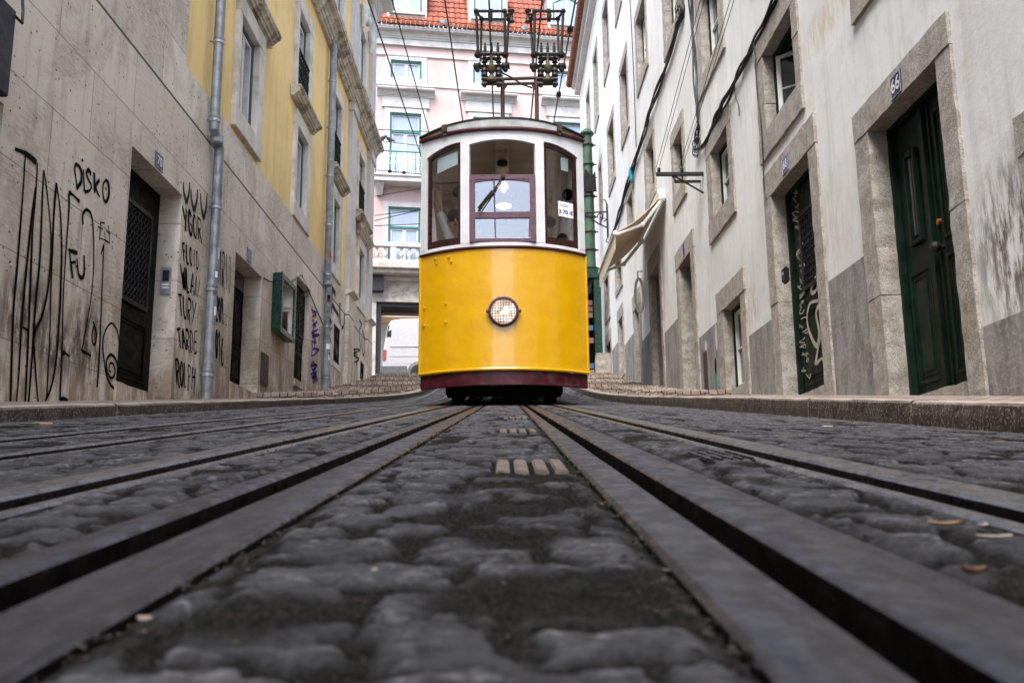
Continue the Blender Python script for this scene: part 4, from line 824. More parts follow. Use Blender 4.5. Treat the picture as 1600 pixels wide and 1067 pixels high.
# dark shop front at the left edge
sf = thing('shop_sign', (XL+.2, 6, 3.4), 'charcoal metal box sign over the dark shop opening at the left edge', 'sign')
m = MB(); zs0 = onX(22, 160, XL+.1)[1]; m.box(PL, 4.5, 6.88, zs0, zs0+.74, .0, .1); m.build('sign_box', M['sign_grey'], sf, bevel=.008)
m = MB(); m.tube([PL(6.86, zs0+.7, .09), PL(6.92, zs0+.66, .13), PL(6.97, zs0+.8, .1), PL(7.02, zs0+1.2, .02)], .012, 6); m.build('lead', M['cable'], sf)
m = MB(); m.face([PL(4.6, -1, -.3), PL(7.0, -1, -.3), PL(7.0, 3.3, -.3), PL(4.6, 3.3, -.3)]); ring(m, PL, 6.4, 7.0, .9, 3.3, .07, -.3, -.2); m.build('shop_opening', M['void'], lh)  # black sheet stands in for the shade inside the shop
# second groove joint, drainpipes
def pipe(root, y, x, z0, z1, r, jz, jy):
    m = MB(); m.tube([(x, y+jy, z0), (x, y+jy, jz-.12), (x-.0, y, jz+.04), (x, y, z1)], r, 14); p = m.build('drainpipe', M['zinc'], root, smooth=True)
    z = z0+.35
    while z < z1:
        m = MB(); yy = y+jy if z < jz else y; m.lathe([(r, -.05), (r*1.13, -.045), (r*1.13, -.01), (r*1.04, 0), (r*1.13, .01), (r*1.13, .045), (r, .05)], (x, yy, z), n=14); m.tube([(x, yy, z), (XL-.02, yy, z)], .015, 6); m.build('pipe_bracket', M['zinc'], p, smooth=True); z += 1.15
    m = MB(); m.lathe([(r, -.07), (r*1.3, -.05), (r*1.3, .05), (r, .07)], (x, y+jy*.5, jz-.04), n=14); m.build('pipe_joint', M['zinc'], p, smooth=True); return p
p1 = pipe(lh, onX(338, 100, XL+.1)[0]+.06, XL+.1, 1.55, 15.7, .068, 5.15, .25); p2 = pipe(cn, 20.0, XL+.1, 2.7, 10.86, .078, 5.2, .12)
# stickers on the first drainpipe
for (x, y, w, h, mt) in ((341, 298, .09, .1, 'zinc'), (338, 392, .1, .16, 'paper'), (334, 452, .07, .1, 'red_lamp'), (333, 483, .08, .12, 'paper'), (339, 325, .05, .06, 'paper'), (335, 425, .05, .08, 'paper')):
    a, b = onX(x, y, XL+.17); yc = onX(338, 100, XL+.1)[0]+.31; m = MB(); t0 = random.uniform(-.3, .6)
    m.grid([[(XL+.1+.0705*math.cos(t), yc-.0705*math.sin(t), b+dz) for t in np.linspace(t0-w*6, t0+w*6, 7)] for dz in (-h/2, h/2)]); m.build('sticker', M[mt], p1)
for k in range(16):
    z = random.uniform(3.0, 6.0); t0 = random.uniform(-.7, 1.2); w = random.uniform(.3, .6); h = random.uniform(.06, .16); yc = 20.12 if z < 5.2 else 20.0
    m = MB(); m.grid([[(XL+.1+.0808*math.cos(t), yc-.0808*math.sin(t), z+dz) for t in np.linspace(t0-w, t0+w, 6)] for dz in (-h/2, h/2)]); m.build('sticker', M[random.choice(['paper', 'zinc', 'spray', 'red_lamp', 'paper'])], p2)
plate(PL, *onX(248, 253, XL), .24, .19, '70', 'plate_blue', 'dark blue enamel plate reading 70 above the left black door', .15, .006)
plate(PL, *onX(389, 400, XL), .24, .22, '', 'plate_violet', 'small violet plate above the second black doorway on the left', .1, .006)
a, b = onX(262, 424, XL-.1); a = 11.1
# intercom on the reveal of the first door
ix = Vector((-4.15, 11.075, 2.9)); Q = plane((0, 11.08, 0), (1, 0, 0), (0, -1, 0)); m = MB(); m.box(Q, -4.20, -4.07, 2.72, 3.06, 0, .025); ic = m.build('intercom', M['alu'], bevel=.004); tag(ic, 'aluminium intercom panel on the stone reveal of the left black door', 'intercom')
m = MB(); m.box(Q, -4.175, -4.095, 2.88, 3.02, .024, .027); m.build('speaker_grille', M['sign_grey'], ic); m = MB(); m.box(Q, -4.175, -4.095, 2.83, 2.85, .024, .028); m.box(Q, -4.175, -4.095, 2.79, 2.81, .024, .028); m.build('button', M['paper'], ic)
a0, b0 = onX(408, 590, XL); m = MB(); m.box(PL, 15.08, 15.5, 2.2, 2.72, 0, .03); tag(m.build('meter_cover', M['rust_iron'], bevel=.006), 'rusty steel meter cover low on the stone below the green display case', 'meter cover')
# green display case
dc = thing('display_case', (XL, 16.15, 3.3), 'dark green glazed display case hanging on the stone wall', 'display case')
A0, A1, D = 15.65, 16.72, .14; Z1 = onX(437, 424, XL+.13)[1]; Z0 = onX(436.5, 519, XL+.13)[1]
m = MB(); m.box(PL, A0, A1, Z0+.01, Z1-.01, 0, .02)
for q in ((A0, A0+.05, Z0, Z1), (A1-.05, A1, Z0, Z1), (A0+.05, A1-.05, Z0, Z0+.06), (A0+.05, A1-.05, Z1-.06, Z1)): m.box(PL, *q, .02, D)
m.build('case', M['case_green'], dc, bevel=.006); m = MB(); ring(m, PL, A0-.01, A1+.01, Z0-.01, Z1+.01, .11, D+.002, D+.03); m.build('door_frame', M['case_green'], dc, bevel=.008)
m = MB(); m.box(PL, A0+.09, A1-.09, Z0+.1, Z1-.1, D+.006, D+.012); m.build('glass', glassy('case_glass', .3, (.9, .92, .9)), dc)
m = MB(); m.box(PL, A0+.06, A1-.06, Z0+.07, Z1-.07, .025, .04); m.build('backing', simple('case_backing', (.16, .155, .14)), dc)
m = MB(); m.box(PL, A0+.4, A0+.75, Z0+.15, Z0+.3, .041, .046); m.build('notice', M['paper'], dc)
m = MB(); m.tube([PL(15.0, 3.95, .02), PL(15.3, 3.97, .03), PL(15.65, 4.05, .03)], .012, 5); m.tube([PL(16.75, 4.3, .03), PL(17.8, 4.75, .02), PL(19.9, 4.2, .04)], .012, 5)
tag(m.build('cable', M['cable'], smooth=True), 'thin cable sagging along the stone wall past the green display case', 'cable')

# ---- graffiti
SF = {'Y': [[(0, 1), (.45, .5)], [(1, 1), (.3, 0)]], 'G': [[(.9, .8), (.5, 1), (.1, .6), (.2, .1), (.7, 0), (.9, .4), (.5, .45)]], 'O': [[(.5, 1), (.1, .6), (.2, .1), (.6, 0), (.9, .4), (.8, .9), (.5, 1)]], 'R': [[(.1, 0), (.1, 1)], [(.1, 1), (.8, .95), (.8, .55), (.15, .5)], [(.3, .5), (.95, -.15)]],
 'F': [[(.15, 0), (.1, 1)], [(0, .95), (.9, 1)], [(.1, .55), (.7, .55)]], 'L': [[(.1, 1), (.1, 0), (.8, .02)]], 'I': [[(.5, 1), (.5, 0)]], 'D': [[(.1, 0), (.1, 1)], [(.1, 1), (.7, .85), (.9, .4), (.6, 0), (.1, 0)]], 'W': [[(0, 1), (.2, 0), (.45, .7), (.7, 0), (1, 1)]], 'A': [[(0, 0), (.5, 1), (.95, 0)], [(.2, .4), (.8, .4)]], 'N': [[(.05, 0), (.1, 1), (.8, 0), (.95, 1)]],
 'T': [[(0, .95), (1, 1)], [(.5, 1), (.5, 0)]], 'U': [[(.1, 1), (.15, .2), (.5, 0), (.85, .25), (.9, 1)]], 'E': [[(.9, 1), (.1, .9), (.1, 0), (.9, .05)], [(.1, .5), (.7, .5)]], 'P': [[(.1, -.2), (.1, 1)], [(.1, 1), (.8, .9), (.8, .55), (.15, .45)]], 'H': [[(.1, -.1), (.1, 1)], [(.9, -.3), (.9, 1)], [(.1, .5), (.9, .55)]],
 '2': [[(.1, .8), (.5, 1), (.85, .7), (.2, 0), (.9, 0)]], '0': [[(.5, 1), (.1, .5), (.5, 0), (.9, .5), (.5, 1)]], '8': [[(.5, .5), (.15, .8), (.5, 1), (.85, .8), (.15, .2), (.5, 0), (.85, .2), (.5, .5)]], '1': [[(.2, .8), (.5, 1), (.5, 0)]], '6': [[(.8, 1), (.2, .5), (.2, .1), (.6, 0), (.85, .25), (.5, .5), (.2, .3)]], '.': [[(.4, .02), (.55, .1)]], 'V': [[(0, 1), (.5, 0), (1, 1)]], 'M': [[(0, 0), (.1, 1), (.5, .3), (.9, 1), (1, 0)]]}
def word(mb, txt, tl, tr, br, bl, w, key='lh'):
    n = len(txt)
    for i, ch in enumerate(txt):
        for s in SF.get(ch, []):
            pts = []
            for (u, v) in s:
                U = (i+.08+u*.8)/n; x = (tl[0]*(1-U)+tr[0]*U)*v+(bl[0]*(1-U)+br[0]*U)*(1-v); y = (tl[1]*(1-U)+tr[1]*U)*v+(bl[1]*(1-U)+br[1]*U)*(1-v); pts.append(onX(x, y, XL))
            w0 = random.uniform(1.05, 1.3); ribbon(mb, PL, pts, lambda t: w*w0*(.7+.45*math.sin(t*2.6+i)), .004+.0006*random.random(), 7, soft=key)
tall = [([(22.7, 233), (39, 240), (56.7, 254)], .05), [(39, 241), (36, 290), (32, 344), (26, 419), (20, 490), (15.7, 627)], [(57.8, 255), (55.7, 299), (50.5, 357), (48.5, 400), (45, 490), (42.7, 546), (39, 627)], [(55, 293), (49.5, 336), (41.6, 410), (33.7, 497), (29, 580), (25.4, 627)],
 [(68, 266), (66, 299), (62, 400), (55, 474), (52, 525), (55, 580), (59, 628)], [(68, 266), (72, 293), (78.4, 355), (78.7, 400), (74, 452), (65, 494), (53, 521), (49.5, 557), (44, 628)], [(87.7, 286), (83.6, 334), (81, 400), (78.7, 456), (77.6, 517), (74, 591), (72.4, 620)], [(87.7, 286), (92.9, 324), (95, 357), (95.8, 400), (93, 479), (87.7, 557), (80, 602), (70, 627)],
 ([(107, 301), (115, 306), (124, 315.5)], .04), [(107, 303), (107, 330), (102, 400), (98, 467), (96.7, 535), (93, 625)], ([(93, 625), (100, 624), (105.7, 626)], .05), ([(96.7, 551), (102, 552), (107, 557)], .04), ([(35, 511), (42.7, 516)], .03)]
px_ribbons(tall, PL, XL, .033, soft='tall').build('graffiti', M['spray'], lh)
yr = [[(129, 351), (129, 335), (134.6, 328), (141.8, 335), (145, 357), (146, 400), (144, 445), (138, 490), (127, 548.5)], ([(127, 548.5), (135, 552), (141.7, 556)], .03), [(146.5, 507), (150, 520), (149, 535), (145, 538), (143, 525), (146.5, 507), (145, 503)], [(162, 382), (161, 400), (157.5, 490), (154, 569), (151, 605)], [(162, 382), (157, 398)],
 [(185.6, 537), (183, 517), (174, 505), (165, 515), (160, 535), (162, 562), (167.6, 591), (177.7, 606), (183, 593), (182, 566), (173, 554), (166, 564), (167.6, 582), (174, 591), (179, 582), (176.6, 569), (171.4, 568), (170, 578), (172.8, 581)]]
px_ribbons(yr, PL, XL, .030, soft='year').build('graffiti', M['spray'], lh)
sm = [[(156, 347), (163, 349)], [(152, 354), (160, 358)], [(157, 347), (155, 375)], [(169, 354), (171, 380)], [(165, 360), (172, 366)], [(155, 372), (163, 375), (171, 380)], [(162.6, 362), (164, 378)]]
px_ribbons(sm, PL, XL, .014).build('graffiti', M['spray'], lh)
px_ribbons([[(108, 390.6), (110, 410), (113, 435)], [(106, 390), (113, 393), (120.6, 395.6)], [(110, 411), (118, 409)], ([(118.6, 414), (119.6, 417)], .04), [(120, 404), (121, 420), (123, 430), (128, 434), (131, 425), (131, 399)]], PL, XL, .036, soft='fu').build('graffiti', M['spray'], lh)
px_ribbons([[(118.7, 295), (121, 292), (126.6, 282.6), (125.8, 265), (118.7, 257), (116.3, 265), (118.7, 282.6), (120, 293.7)], [(129.8, 265), (131.4, 300)], ([(127.6, 248), (128.4, 253)], .05), [(141.8, 273), (137.8, 265.8), (134.6, 271.4), (137.8, 281), (142.6, 290.5), (139.4, 297.7), (132, 300)], [(146.6, 269.8), (147.4, 301.7)], [(155.3, 281), (149, 292), (155.3, 308)], [(165, 281), (160.5, 290), (161, 308), (165, 315.5), (169.5, 305), (169, 288), (165, 281)], ([(164, 293), (165.5, 297)], .03)], PL, XL, .04, soft='di').build('graffiti', M['spray'], lh)
for (t, tl, tr, br, bl, w) in (('YGOR', (284, 321), (315, 345), (316, 377), (287, 360), .043), ('FLOID', (284, 378), (311, 395), (311, 421), (286, 407), .034), ('WLAN', (281, 412), (313, 437), (309, 466), (285, 449), .036), ('TURY', (277, 458), (307, 473), (304, 507), (280, 492), .032), ('TARDE', (275, 513), (309, 518), (308, 552), (279, 543), .034), ('ROLPH', (273, 560), (306, 576), (304, 606), (275, 600), .034),
                            ('DIRIO', (337, 388), (361, 402), (360, 458), (337, 440), .035), ('208.', (337, 462), (352, 468), (356, 512), (336, 497), .04), ('016.', (336, 512), (353, 536), (354, 580), (336, 555), .038)):
    mb = MB(); word(mb, t, tl, tr, br, bl, w, t); mb.build('graffiti', M['spray'], lh)
mb = MB()
for (x, y0, y1) in ((291, 285, 317), (303, 296, 330), (318, 302, 342)):
    for o in (-1, 1): ribbon(mb, PL, [onX(x+o*5, y0, XL), onX(x+o*4, (y0+y1)/2, XL), onX(x, y1, XL)], lambda t: .03+.05*t, .005, 6)
mb.build('graffiti', M['spray_grey'], lh)
def scrib(x0, x1, y0, y1, n, w, mat, root):
    mb = MB()
    for k in range(n):
        yy = y0+(y1-y0)*k/n; pts = [onX(random.uniform(x0, x1), yy+random.uniform(-.5, 1.4)*(y1-y0)/n, XL) for _ in range(5)]; ribbon(mb, PL, pts, w, .004+.001*random.random(), 6)
    mb.build('graffiti', M[mat], root)
scrib(486, 499, 486, 555, 9, .04, 'spray_purple', lh); scrib(485, 496, 565, 598, 7, .05, 'spray_purple', lh); scrib(510, 519, 500, 535, 5, .03, 'spray_purple', cn); scrib(550, 563, 540, 570, 6, .03, 'spray_grey', cn)
px_ribbons([([(519, 448), (518, 470), (518, 490)], .16), ([(518, 449), (524, 460)], .16), ([(519, 476), (529, 494)], .13), ([(531, 473), (531, 500), (533, 512), (537, 508), (538, 490)], .14)], PL, XL, .15).build('graffiti', M['spray_grey'], cn)
px_ribbons([([(563, 505), (561, 525), (564, 545)], .07), ([(566, 515), (570, 535), (568, 555), (565, 540), (566, 520)], .07), ([(561, 500), (565, 507), (562, 515)], .07)], PL, XL, .08).build('graffiti', M['spray_grey'], cn)

def m_over():
    n = NT('overspray_mist', .8); t = n.t; n.col((.02, .02, .02)); n.set('Alpha', n.mp(n.noise(130, 3, .7), .25, .95, 0., .26)); return n.m
mo = m_over()
for k in OVER: OVER[k].build('graffiti_overspray', mo, lh)

# ================================================================== PINK BUILDING across the top street
TH = math.radians(8.7); PO = Vector((-5.9, 40.6, 0)); PP = plane(PO, (math.cos(TH), math.sin(TH), 0), (math.sin(TH), -math.cos(TH), 0))
pk = thing('pink_building', (2, 46, 4.9), 'pale pink building with green framed windows and orange tiled roof closing the street', 'building')
bays = [-6.3, -2.45, 1.41, 5.33, 9.23, 13.1, 17.0]; u0_, u1_ = -9, 20
holes = []
for c in bays:
    holes += [(c-.73, c+.73, 11.15, 14.1), (c-.73, c+.73, 15.36, 18.7), (c-.75, c+.75, 20.33, 21.34)]
holes += [(.2, 5.6, -9, 9.55), (-7.5, -3, -9, 9.0), (8.2, 11, -9, 9.4)]
m = MB(); wall(m, PP, u0_, u1_, 10.7, 22.05, holes, .28); wall(m, PP, u0_, u1_, -2, 10.7, holes, 6, .02); m.build('wall', M['pink_wall'], pk)
m = MB(); shellback(m, PP, u0_, u1_, -2, 22, 9); m.f = m.f[:-1]; m.build('body', M['pink_wall'], pk)
m = MB(); wall(m, PP, u0_, u1_, 4, 10.68, [h for h in holes if h[2] < 0], .1, .06); m.box(PP, u0_, u1_, 10.5, 10.69, .0, .25); m.box(PP, u0_, u1_, 9.56, 9.75, .03, .1); m.build('ground_floor_facing', M['far_stone'], pk)
m = MB(); m.box(PP, u0_, u1_, 20.02, 20.14, -.02, .06); m.box(PP, u0_, u1_, 21.52, 21.68, -.02, .08); m.box(PP, u0_, u1_, 22.04, 22.3, -.2, .14); hood(m, PP, u0_, u1_, 22.3, .55, .5); m.build('cornice', M['far_trim'], pk)
for c in bays:
    for (b0, b1, tr) in ((11.17, 14.05, 13.1), (15.38, 18.66, 17.75), (20.36, 21.31, None)):
        tall = tr is not None
        s = MB(); ring(s, PP, c-.98, c+.98, b0-(.0 if tall else .22), b1+.24, .25, -.05, .05, not tall); w = s.build('window', M['far_trim'], pk, bevel=.01)
        f = ring(MB(), PP, c-.73, c+.73, b0, b1, .085, -.2, -.03)
        if tall: f.box(PP, c-.645, c+.645, tr-.05, tr+.05, -.19, -.04)
        f.build('frame', M['teal'], w); g = MB()
        for (x0, x1) in ((c-.64, c-.0), (c+.0, c+.64)): ring(g, PP, x0+.002, x1-.002, b0+.09, (tr-.055 if tall else b1-.09), .075, -.17, -.1)
        if tall: ring(g, PP, c-.64, c+.64, tr+.055, b1-.09, .05, -.17, -.1)
        g.build('sash', M['far_sash'], w); p = MB(); p.face([PP(c-.65, b0+.08, -.15), PP(c+.65, b0+.08, -.15), PP(c+.65, b1-.08, -.15), PP(c-.65, b1-.08, -.15)]); p.build('pane', M['pale_glass'], w)
        if tall and b0 > 15: h = MB(); hood(h, PP, c-1.35, c+1.35, 19.45, .33, .42); h.box(PP, c-1.1, c+1.1, 18.95, 19.42, -.02, .07); h.box(PP, c-1.12, c+1.12, 18.91, 18.95, -.02, .1); h.build('hood', M['far_trim'], w)
    # balcony
    m = MB(); m.box(PP, c-1.4, c+1.4, 15.03, 15.34, .0, .75); m.box(PP, c-1.45, c+1.45, 15.26, 15.36, .0, .82)
    for e in (-1.15, 1.15): m.hexa([PP(c+e-.12, 14.5, .03), PP(c+e+.12, 14.5, .03), PP(c+e+.12, 14.5, .2), PP(c+e-.12, 14.5, .2), PP(c+e-.2, 15.02, .03), PP(c+e+.2, 15.02, .03), PP(c+e+.2, 15.02, .6), PP(c+e-.2, 15.02, .6)])
    bl = m.build('balcony', M['far_trim'], pk, bevel=.01)
    m = MB(); m.tube([PP(c-1.35, 16.45, .05), PP(c-1.35, 16.45, .72), PP(c+1.35, 16.45, .72), PP(c+1.35, 16.45, .05)], .04, 6)
    for e in (-1.35, -.45, .45, 1.35): m.tube([PP(c+e, 15.35, .72), PP(c+e, 16.45, .72)], .022, 5)
    m.build('handrail', M['teal'], bl); m = MB()
    for e in (15.45, 15.85, 16.2): m.tube([PP(c-1.35, e, .72), PP(c+1.35, e, .72)], .014, 4)
    for k in range(27):
        x = c-1.3+k*.1; m.tube([PP(x, 15.4, .72), PP(x+.05, 15.62, .72), PP(x, 15.85, .72), PP(x+.05, 16.1, .72), PP(x, 16.42, .72)], .01, 4)
    m.build('railing', M['alu'], bl)
# balustrade over the ground floor
m = MB(); m.box(PP, u0_, u1_, 10.72, 10.9, -.1, .8); m.box(PP, u0_, u1_, 10.905, 11.13, .0, .98); m.build('balcony_slab', M['far_stone'], pk, bevel=.02)
m = MB(); m.box(PP, u0_, u1_, 11.9, 12.1, .62, .92); m.box(PP, u0_, u1_, 11.135, 11.3, .62, .92)
for k in range(int((u1_-u0_)/.36)):
    x = u0_+.18+k*.36
    if k % 9 == 0: m.box(PP, x-.13, x+.13, 11.3, 11.9, .62, .9); continue
    m.lathe([(.06, 0), (.06, .05), (.04, .09), (.105, .2), (.09, .3), (.045, .42), (.05, .5), (.08, .53), (.08, .6)], PP(x, 11.3, .77), n=10)
m.build('balustrade', M['far_trim'], pk, smooth=True)
m = MB()                                                              # relief over the wide opening
def rel(pts, r=.035): m.tube([PP(a, b, .06) for a, b in pts], r, 6)
rel([(2.0+.42*math.cos(t)*1.25, 10.02+.4*math.sin(t)) for t in np.linspace(-.3, 3.45, 20)], .05); rel([(2.0+.33*math.cos(t)*1.2, 10.0+.3*math.sin(t)) for t in np.linspace(0, 6.28, 20)]); rel([(1.75, 10.0), (1.95, 10.1), (2.2, 10.15)], .03)
for s in (-1, 1):
    rel([(2+s*(.55+.0), 10.0), (2+s*.8, 10.3), (2+s*1.2, 10.32), (2+s*1.5, 10.05)], .04); rel([(2+s*.6, 9.85), (2+s*.9, 10.05), (2+s*1.15, 9.95), (2+s*1.1, 9.8), (2+s*.95, 9.86)]); rel([(2+s*1.2, 10.3), (2+s*1.5, 10.4), (2+s*1.75, 10.2)], .03)
m.build('relief', M['far_stone'], pk, smooth=True)
m = MB(); m.box(PP, -.1, .5, 9.95, 10.65, .06, .5); m.build('awning_box', M['sign_grey'], pk, bevel=.02)
m = MB(); m.box(PP, .2, 5.6, 9.36, 9.545, -.25, -.05); m.box(PP, .2, .42, 3, 9.36, -.25, -.05); m.build('door_frame', M['sign_grey'], pk)
m = MB()
for k in range(8): m.box(PP, .25+k*.66, .9+k*.66, 8.95, 9.0, -1.85, -.3)
m.build('ceiling_panel', M['canvas'], pk); m = MB(); m.face([PP(.2, 3, -1.9), PP(5.6, 3, -1.9), PP(5.6, 9.5, -1.9), PP(.2, 9.5, -1.9)]); m.face([PP(.43, 3, -.3), PP(.43, 3, -1.9), PP(.43, 9.5, -1.9), PP(.43, 9.5, -.3)]); m.build('garage_wall', M['garage'], pk)
m = MB(); m.box(PP, .45, 1.3, 4.9, 6.3, -1.8, -1.7); m.box(PP, .5, 1.2, 6.35, 6.8, -1.8, -1.7); m.build('garage_shelf', simple('dark_green_shelf', (.03, .06, .03), .7), pk)
# mansard roof of barrel tiles with dormers
rows = []; nu = int((u1_-u0_)/.045)
for c in range(11):
    for t in (0., .97):
        q = (c+t)*.46; hz = 22.95+q*.86; dd = .42-q*.5+(.045 if t == 0 else 0)
        rows.append([PP(u0_+i*.045, hz+.0, dd+.055*abs(math.sin((u0_+i*.045)*math.pi/.27))-.05) for i in range(nu)])
m = MB(); m.grid(rows); rf = m.build('roof', M['roof_tile'], pk, smooth=True)
m = MB(); x = u0_
while x < u1_: m.tube([PP(x+.1, 22.93, .7), PP(x+.1, 23.1, -.1)], .085, 8); x += .225
m.build('eave_tiles', M['old_tile'], pk, smooth=True)
for c in bays:
    m = MB(); m.box(PP, c-.95, c+.95, 22.98, 25.35, -2, .1); m.box(PP, c-.85, c+.85, 23.62, 23.76, .1, .22); m.box(PP, c-1.05, c+1.05, 25.36, 25.55, -2, .25); d = m.build('dormer', M['far_trim'], pk, bevel=.01)
    arch = [(c-.62+1.24*k/12, 24.85+.28*math.sin(math.pi*k/12)) for k in range(13)]
    m = MB(); m.box(PP, c-.7, c-.62, 23.78, 24.85, .09, .14); m.box(PP, c+.62, c+.7, 23.78, 24.85, .09, .14); m.tube([PP(a, b, .11) for a, b in arch], .045, 5); m.build('frame', M['teal'], d)
    m = MB(); m.box(PP, c-.06, c+.06, 23.8, 25.1, .102, .135); m.box(PP, c-.61, c-.54, 23.8, 24.9, .102, .13); m.box(PP, c+.54, c+.61, 23.8, 24.9, .102, .13); m.build('sash', M['far_sash'], d)
    m = MB(); m.face([PP(c-.62, 23.78, .105), PP(c+.62, 23.78, .105)]+[PP(a, b, .105) for a, b in arch[::-1]]); m.build('pane', M['pale_glass'], d)
for u in (3.15, 7.05): m = MB(); m.lathe([(.13, 0), (.16, .03), (.16, .08), (.02, .12)], PP(u, 23.15, .42), PP(0, .3, 1)-PP(0, 0, 0), 12); m.build('roof_vent', M['bluegrey'], pk, smooth=True)

# ================================================================== TRAM
HW = 1.065; YC = 11.15
def yf(x): return YC+.42*(min(abs(x), HW)/HW)**2.3
def TP(x, z, d=0):
    e = 1e-3; s = (yf(x+e)-yf(x-e))/(2*e) if abs(x) < HW-.002 else math.copysign((yf(HW)-yf(HW-e))/e, x); l = math.hypot(1, s)
    return Vector((x+d*s/l, yf(x)-d/l, z))
def strip(mb, x0, x1, lo, hi, d0, d1, n=12, nz=1):
    lo = lo if callable(lo) else (lambda x, v=lo: v); hi = hi if callable(hi) else (lambda x, v=hi: v)
    xs = np.linspace(x0, x1, n+1); g = lambda d: [[TP(x, lo(x)+(hi(x)-lo(x))*j/nz, d) for x in xs] for j in range(nz+1)]
    return mb.shell(g(d1), g(d0))
SH = .145
def sh(Y): return SH*(Y-11.57)
tr = thing('tram', (0, 15.5, zf(15.5)), 'yellow and white vintage funicular tram with a single round headlamp', 'tram')
m = MB(); strip(m, -HW, HW, 1.768, 3.30, -.05, 0, 40, 12)
pn = m.build('front_panel', M['yellow'], tr, smooth=True)
m = MB(); m.tube([TP(x, 1.773, .006) for x in np.linspace(-HW, HW, 41)], .022, 8)
for s in (-1, 1): m.tube([TP(s*(HW-.004), z, .004) for z in np.linspace(1.77, 3.3, 8)], .017, 8)
m.build('edge_bead', M['yellow'], pn, smooth=True)
for (x, y) in ((683, 412), (707, 409), (698.5, 475), (698, 503.5), (663.5, 482), (663, 509.5), (703, 402), (681, 405)):
    X = (x-787.5)/1450*11.7; q = onY(x, y, yf(X)); m = MB(); m.lathe([(.016, 0), (.018, .006), (.014, .016), (.0, .021)], TP(X, q.z, -.001), TP(X, q.z, 1)-TP(X, q.z, 0), 10); m.build('bolt', M['yellow'], pn, smooth=True)
m = MB(); strip(m, -HW, HW, 1.58, 1.752, -.06, -.012, 30); m.build('buffer_beam', M['maroon'], tr, bevel=.006)
m = MB(); m.tube([TP(x, 3.312, .008) for x in np.linspace(-HW, HW, 41)], .019, 8); m.build('maroon_moulding', M['maroon'], tr, smooth=True); m = MB(); m.tube([TP(x, 4.872, .02) for x in np.linspace(-HW, HW, 41)], .024, 8); m.build('maroon_moulding', M['maroon'], tr, smooth=True)
# white front frame
zc_ = lambda x: 4.735-.05*(x/.42)**2
zs_ = lambda x: 4.735-.115*((abs(x)-.535)/.45)**2
m = MB(); strip(m, -HW, HW, 3.325, 3.375, -.06, 0, 40); strip(m, -.42, .42, zc_, 4.855, -.06, 0, 20)
for s in (-1, 1):
    strip(m, s*.42, s*.535, 3.376, 4.855, -.061, .002, 2); strip(m, s*.985, s*HW, 3.376, 4.855, -.061, .002, 3); strip(m, s*.5355, s*.9845, zs_, 4.855, -.06, 0, 14)
m.build('front_frame', M['tram_white'], tr, bevel=.003)
# side front windows
for s in (-1, 1):
    m = MB(); a, b = .54, .98
    strip(m, s*a, s*(a+.034), 3.378, lambda x: zs_(x)-.006, -.05, -.018, 3); strip(m, s*(b-.04), s*b, 3.378, lambda x: zs_(x)-.006, -.05, -.018, 3); strip(m, s*(a+.0342), s*(b-.0402), 3.378, 3.475, -.05, -.019, 10); strip(m, s*(a+.0342), s*(b-.0402), lambda x: zs_(x)-.06, lambda x: zs_(x)-.006, -.05, -.019, 10)
    w = m.build('side_window', M['brown_wood'], tr, bevel=.003)
    m = MB(); xs = np.linspace(a+.03, b-.035, 8); m.grid([[TP(s*x, 3.47, -.036) for x in xs], [TP(s*x, zs_(x)-.06, -.036) for x in xs]]); m.build('pane', M['cab_glass'], w, smooth=True)
# centre sash
m = MB(); Yf = YC+.02
def sb(x0, x1, z0, z1, y0, y1, mb): mb.wbox(x0, x1, y0, y1, z0, z1)
sb(-.415, -.345, 3.378, 4.27, YC+.015, YC+.06, m); sb(.345, .415, 3.378, 4.27, YC+.015, YC+.06, m); sb(-.345, .345, 4.20, 4.269, YC+.016, YC+.059, m); sb(-.345, .345, 3.69, 3.775, YC+.016, YC+.059, m); sb(-.345, .345, 3.379, 3.43, YC+.016, YC+.059, m)
ws = m.build('centre_sash', M['purple_wood'], tr, bevel=.006)
m = MB(); m.grid([[Vector((x, YC+.022, 4.20-.0-.03*(x/.345)**2-.001)), Vector((x, YC+.022, 4.205))][::1] for x in np.linspace(-.345, .345, 12)]); m.build('arched_rail', M['purple_wood'], ws)
for (z0, z1) in ((3.428, 3.692), (3.773, 4.202)):
    m = MB(); m.face([(-.347, YC+.037, z0), (.347, YC+.037, z0), (.347, YC+.037, z1), (-.347, YC+.037, z1)]); m.build('pane', M['sash_glass'], ws)
m = MB(); sb(-.347, .347, 3.428, 3.436, YC+.028, YC+.034, m); m.build('putty_line', M['tram_white'], ws)
# wiper
p0 = onY(785.5, 276, YC-.02); p1 = onY(749.5, 331, YC-.02); m = MB(); m.tube([p0, p0.lerp(p1, .5), p1], [.011, .009, .006], 6); q0 = p0.lerp(p1, .42)+Vector((-.012, 0, .01)); m.tube([q0, p1+Vector((-.02, 0, .045))], .014, 6); m.tube([p0.lerp(p1, .3)+Vector((.01, 0, 0)), p1+Vector((.012, 0, .03))], .006, 5); m.lathe([(.03, -.04), (.03, .0), (.022, .012)], p0, (0, -1, 0), 12); m.build('wiper', M['black_iron'], tr, smooth=True)
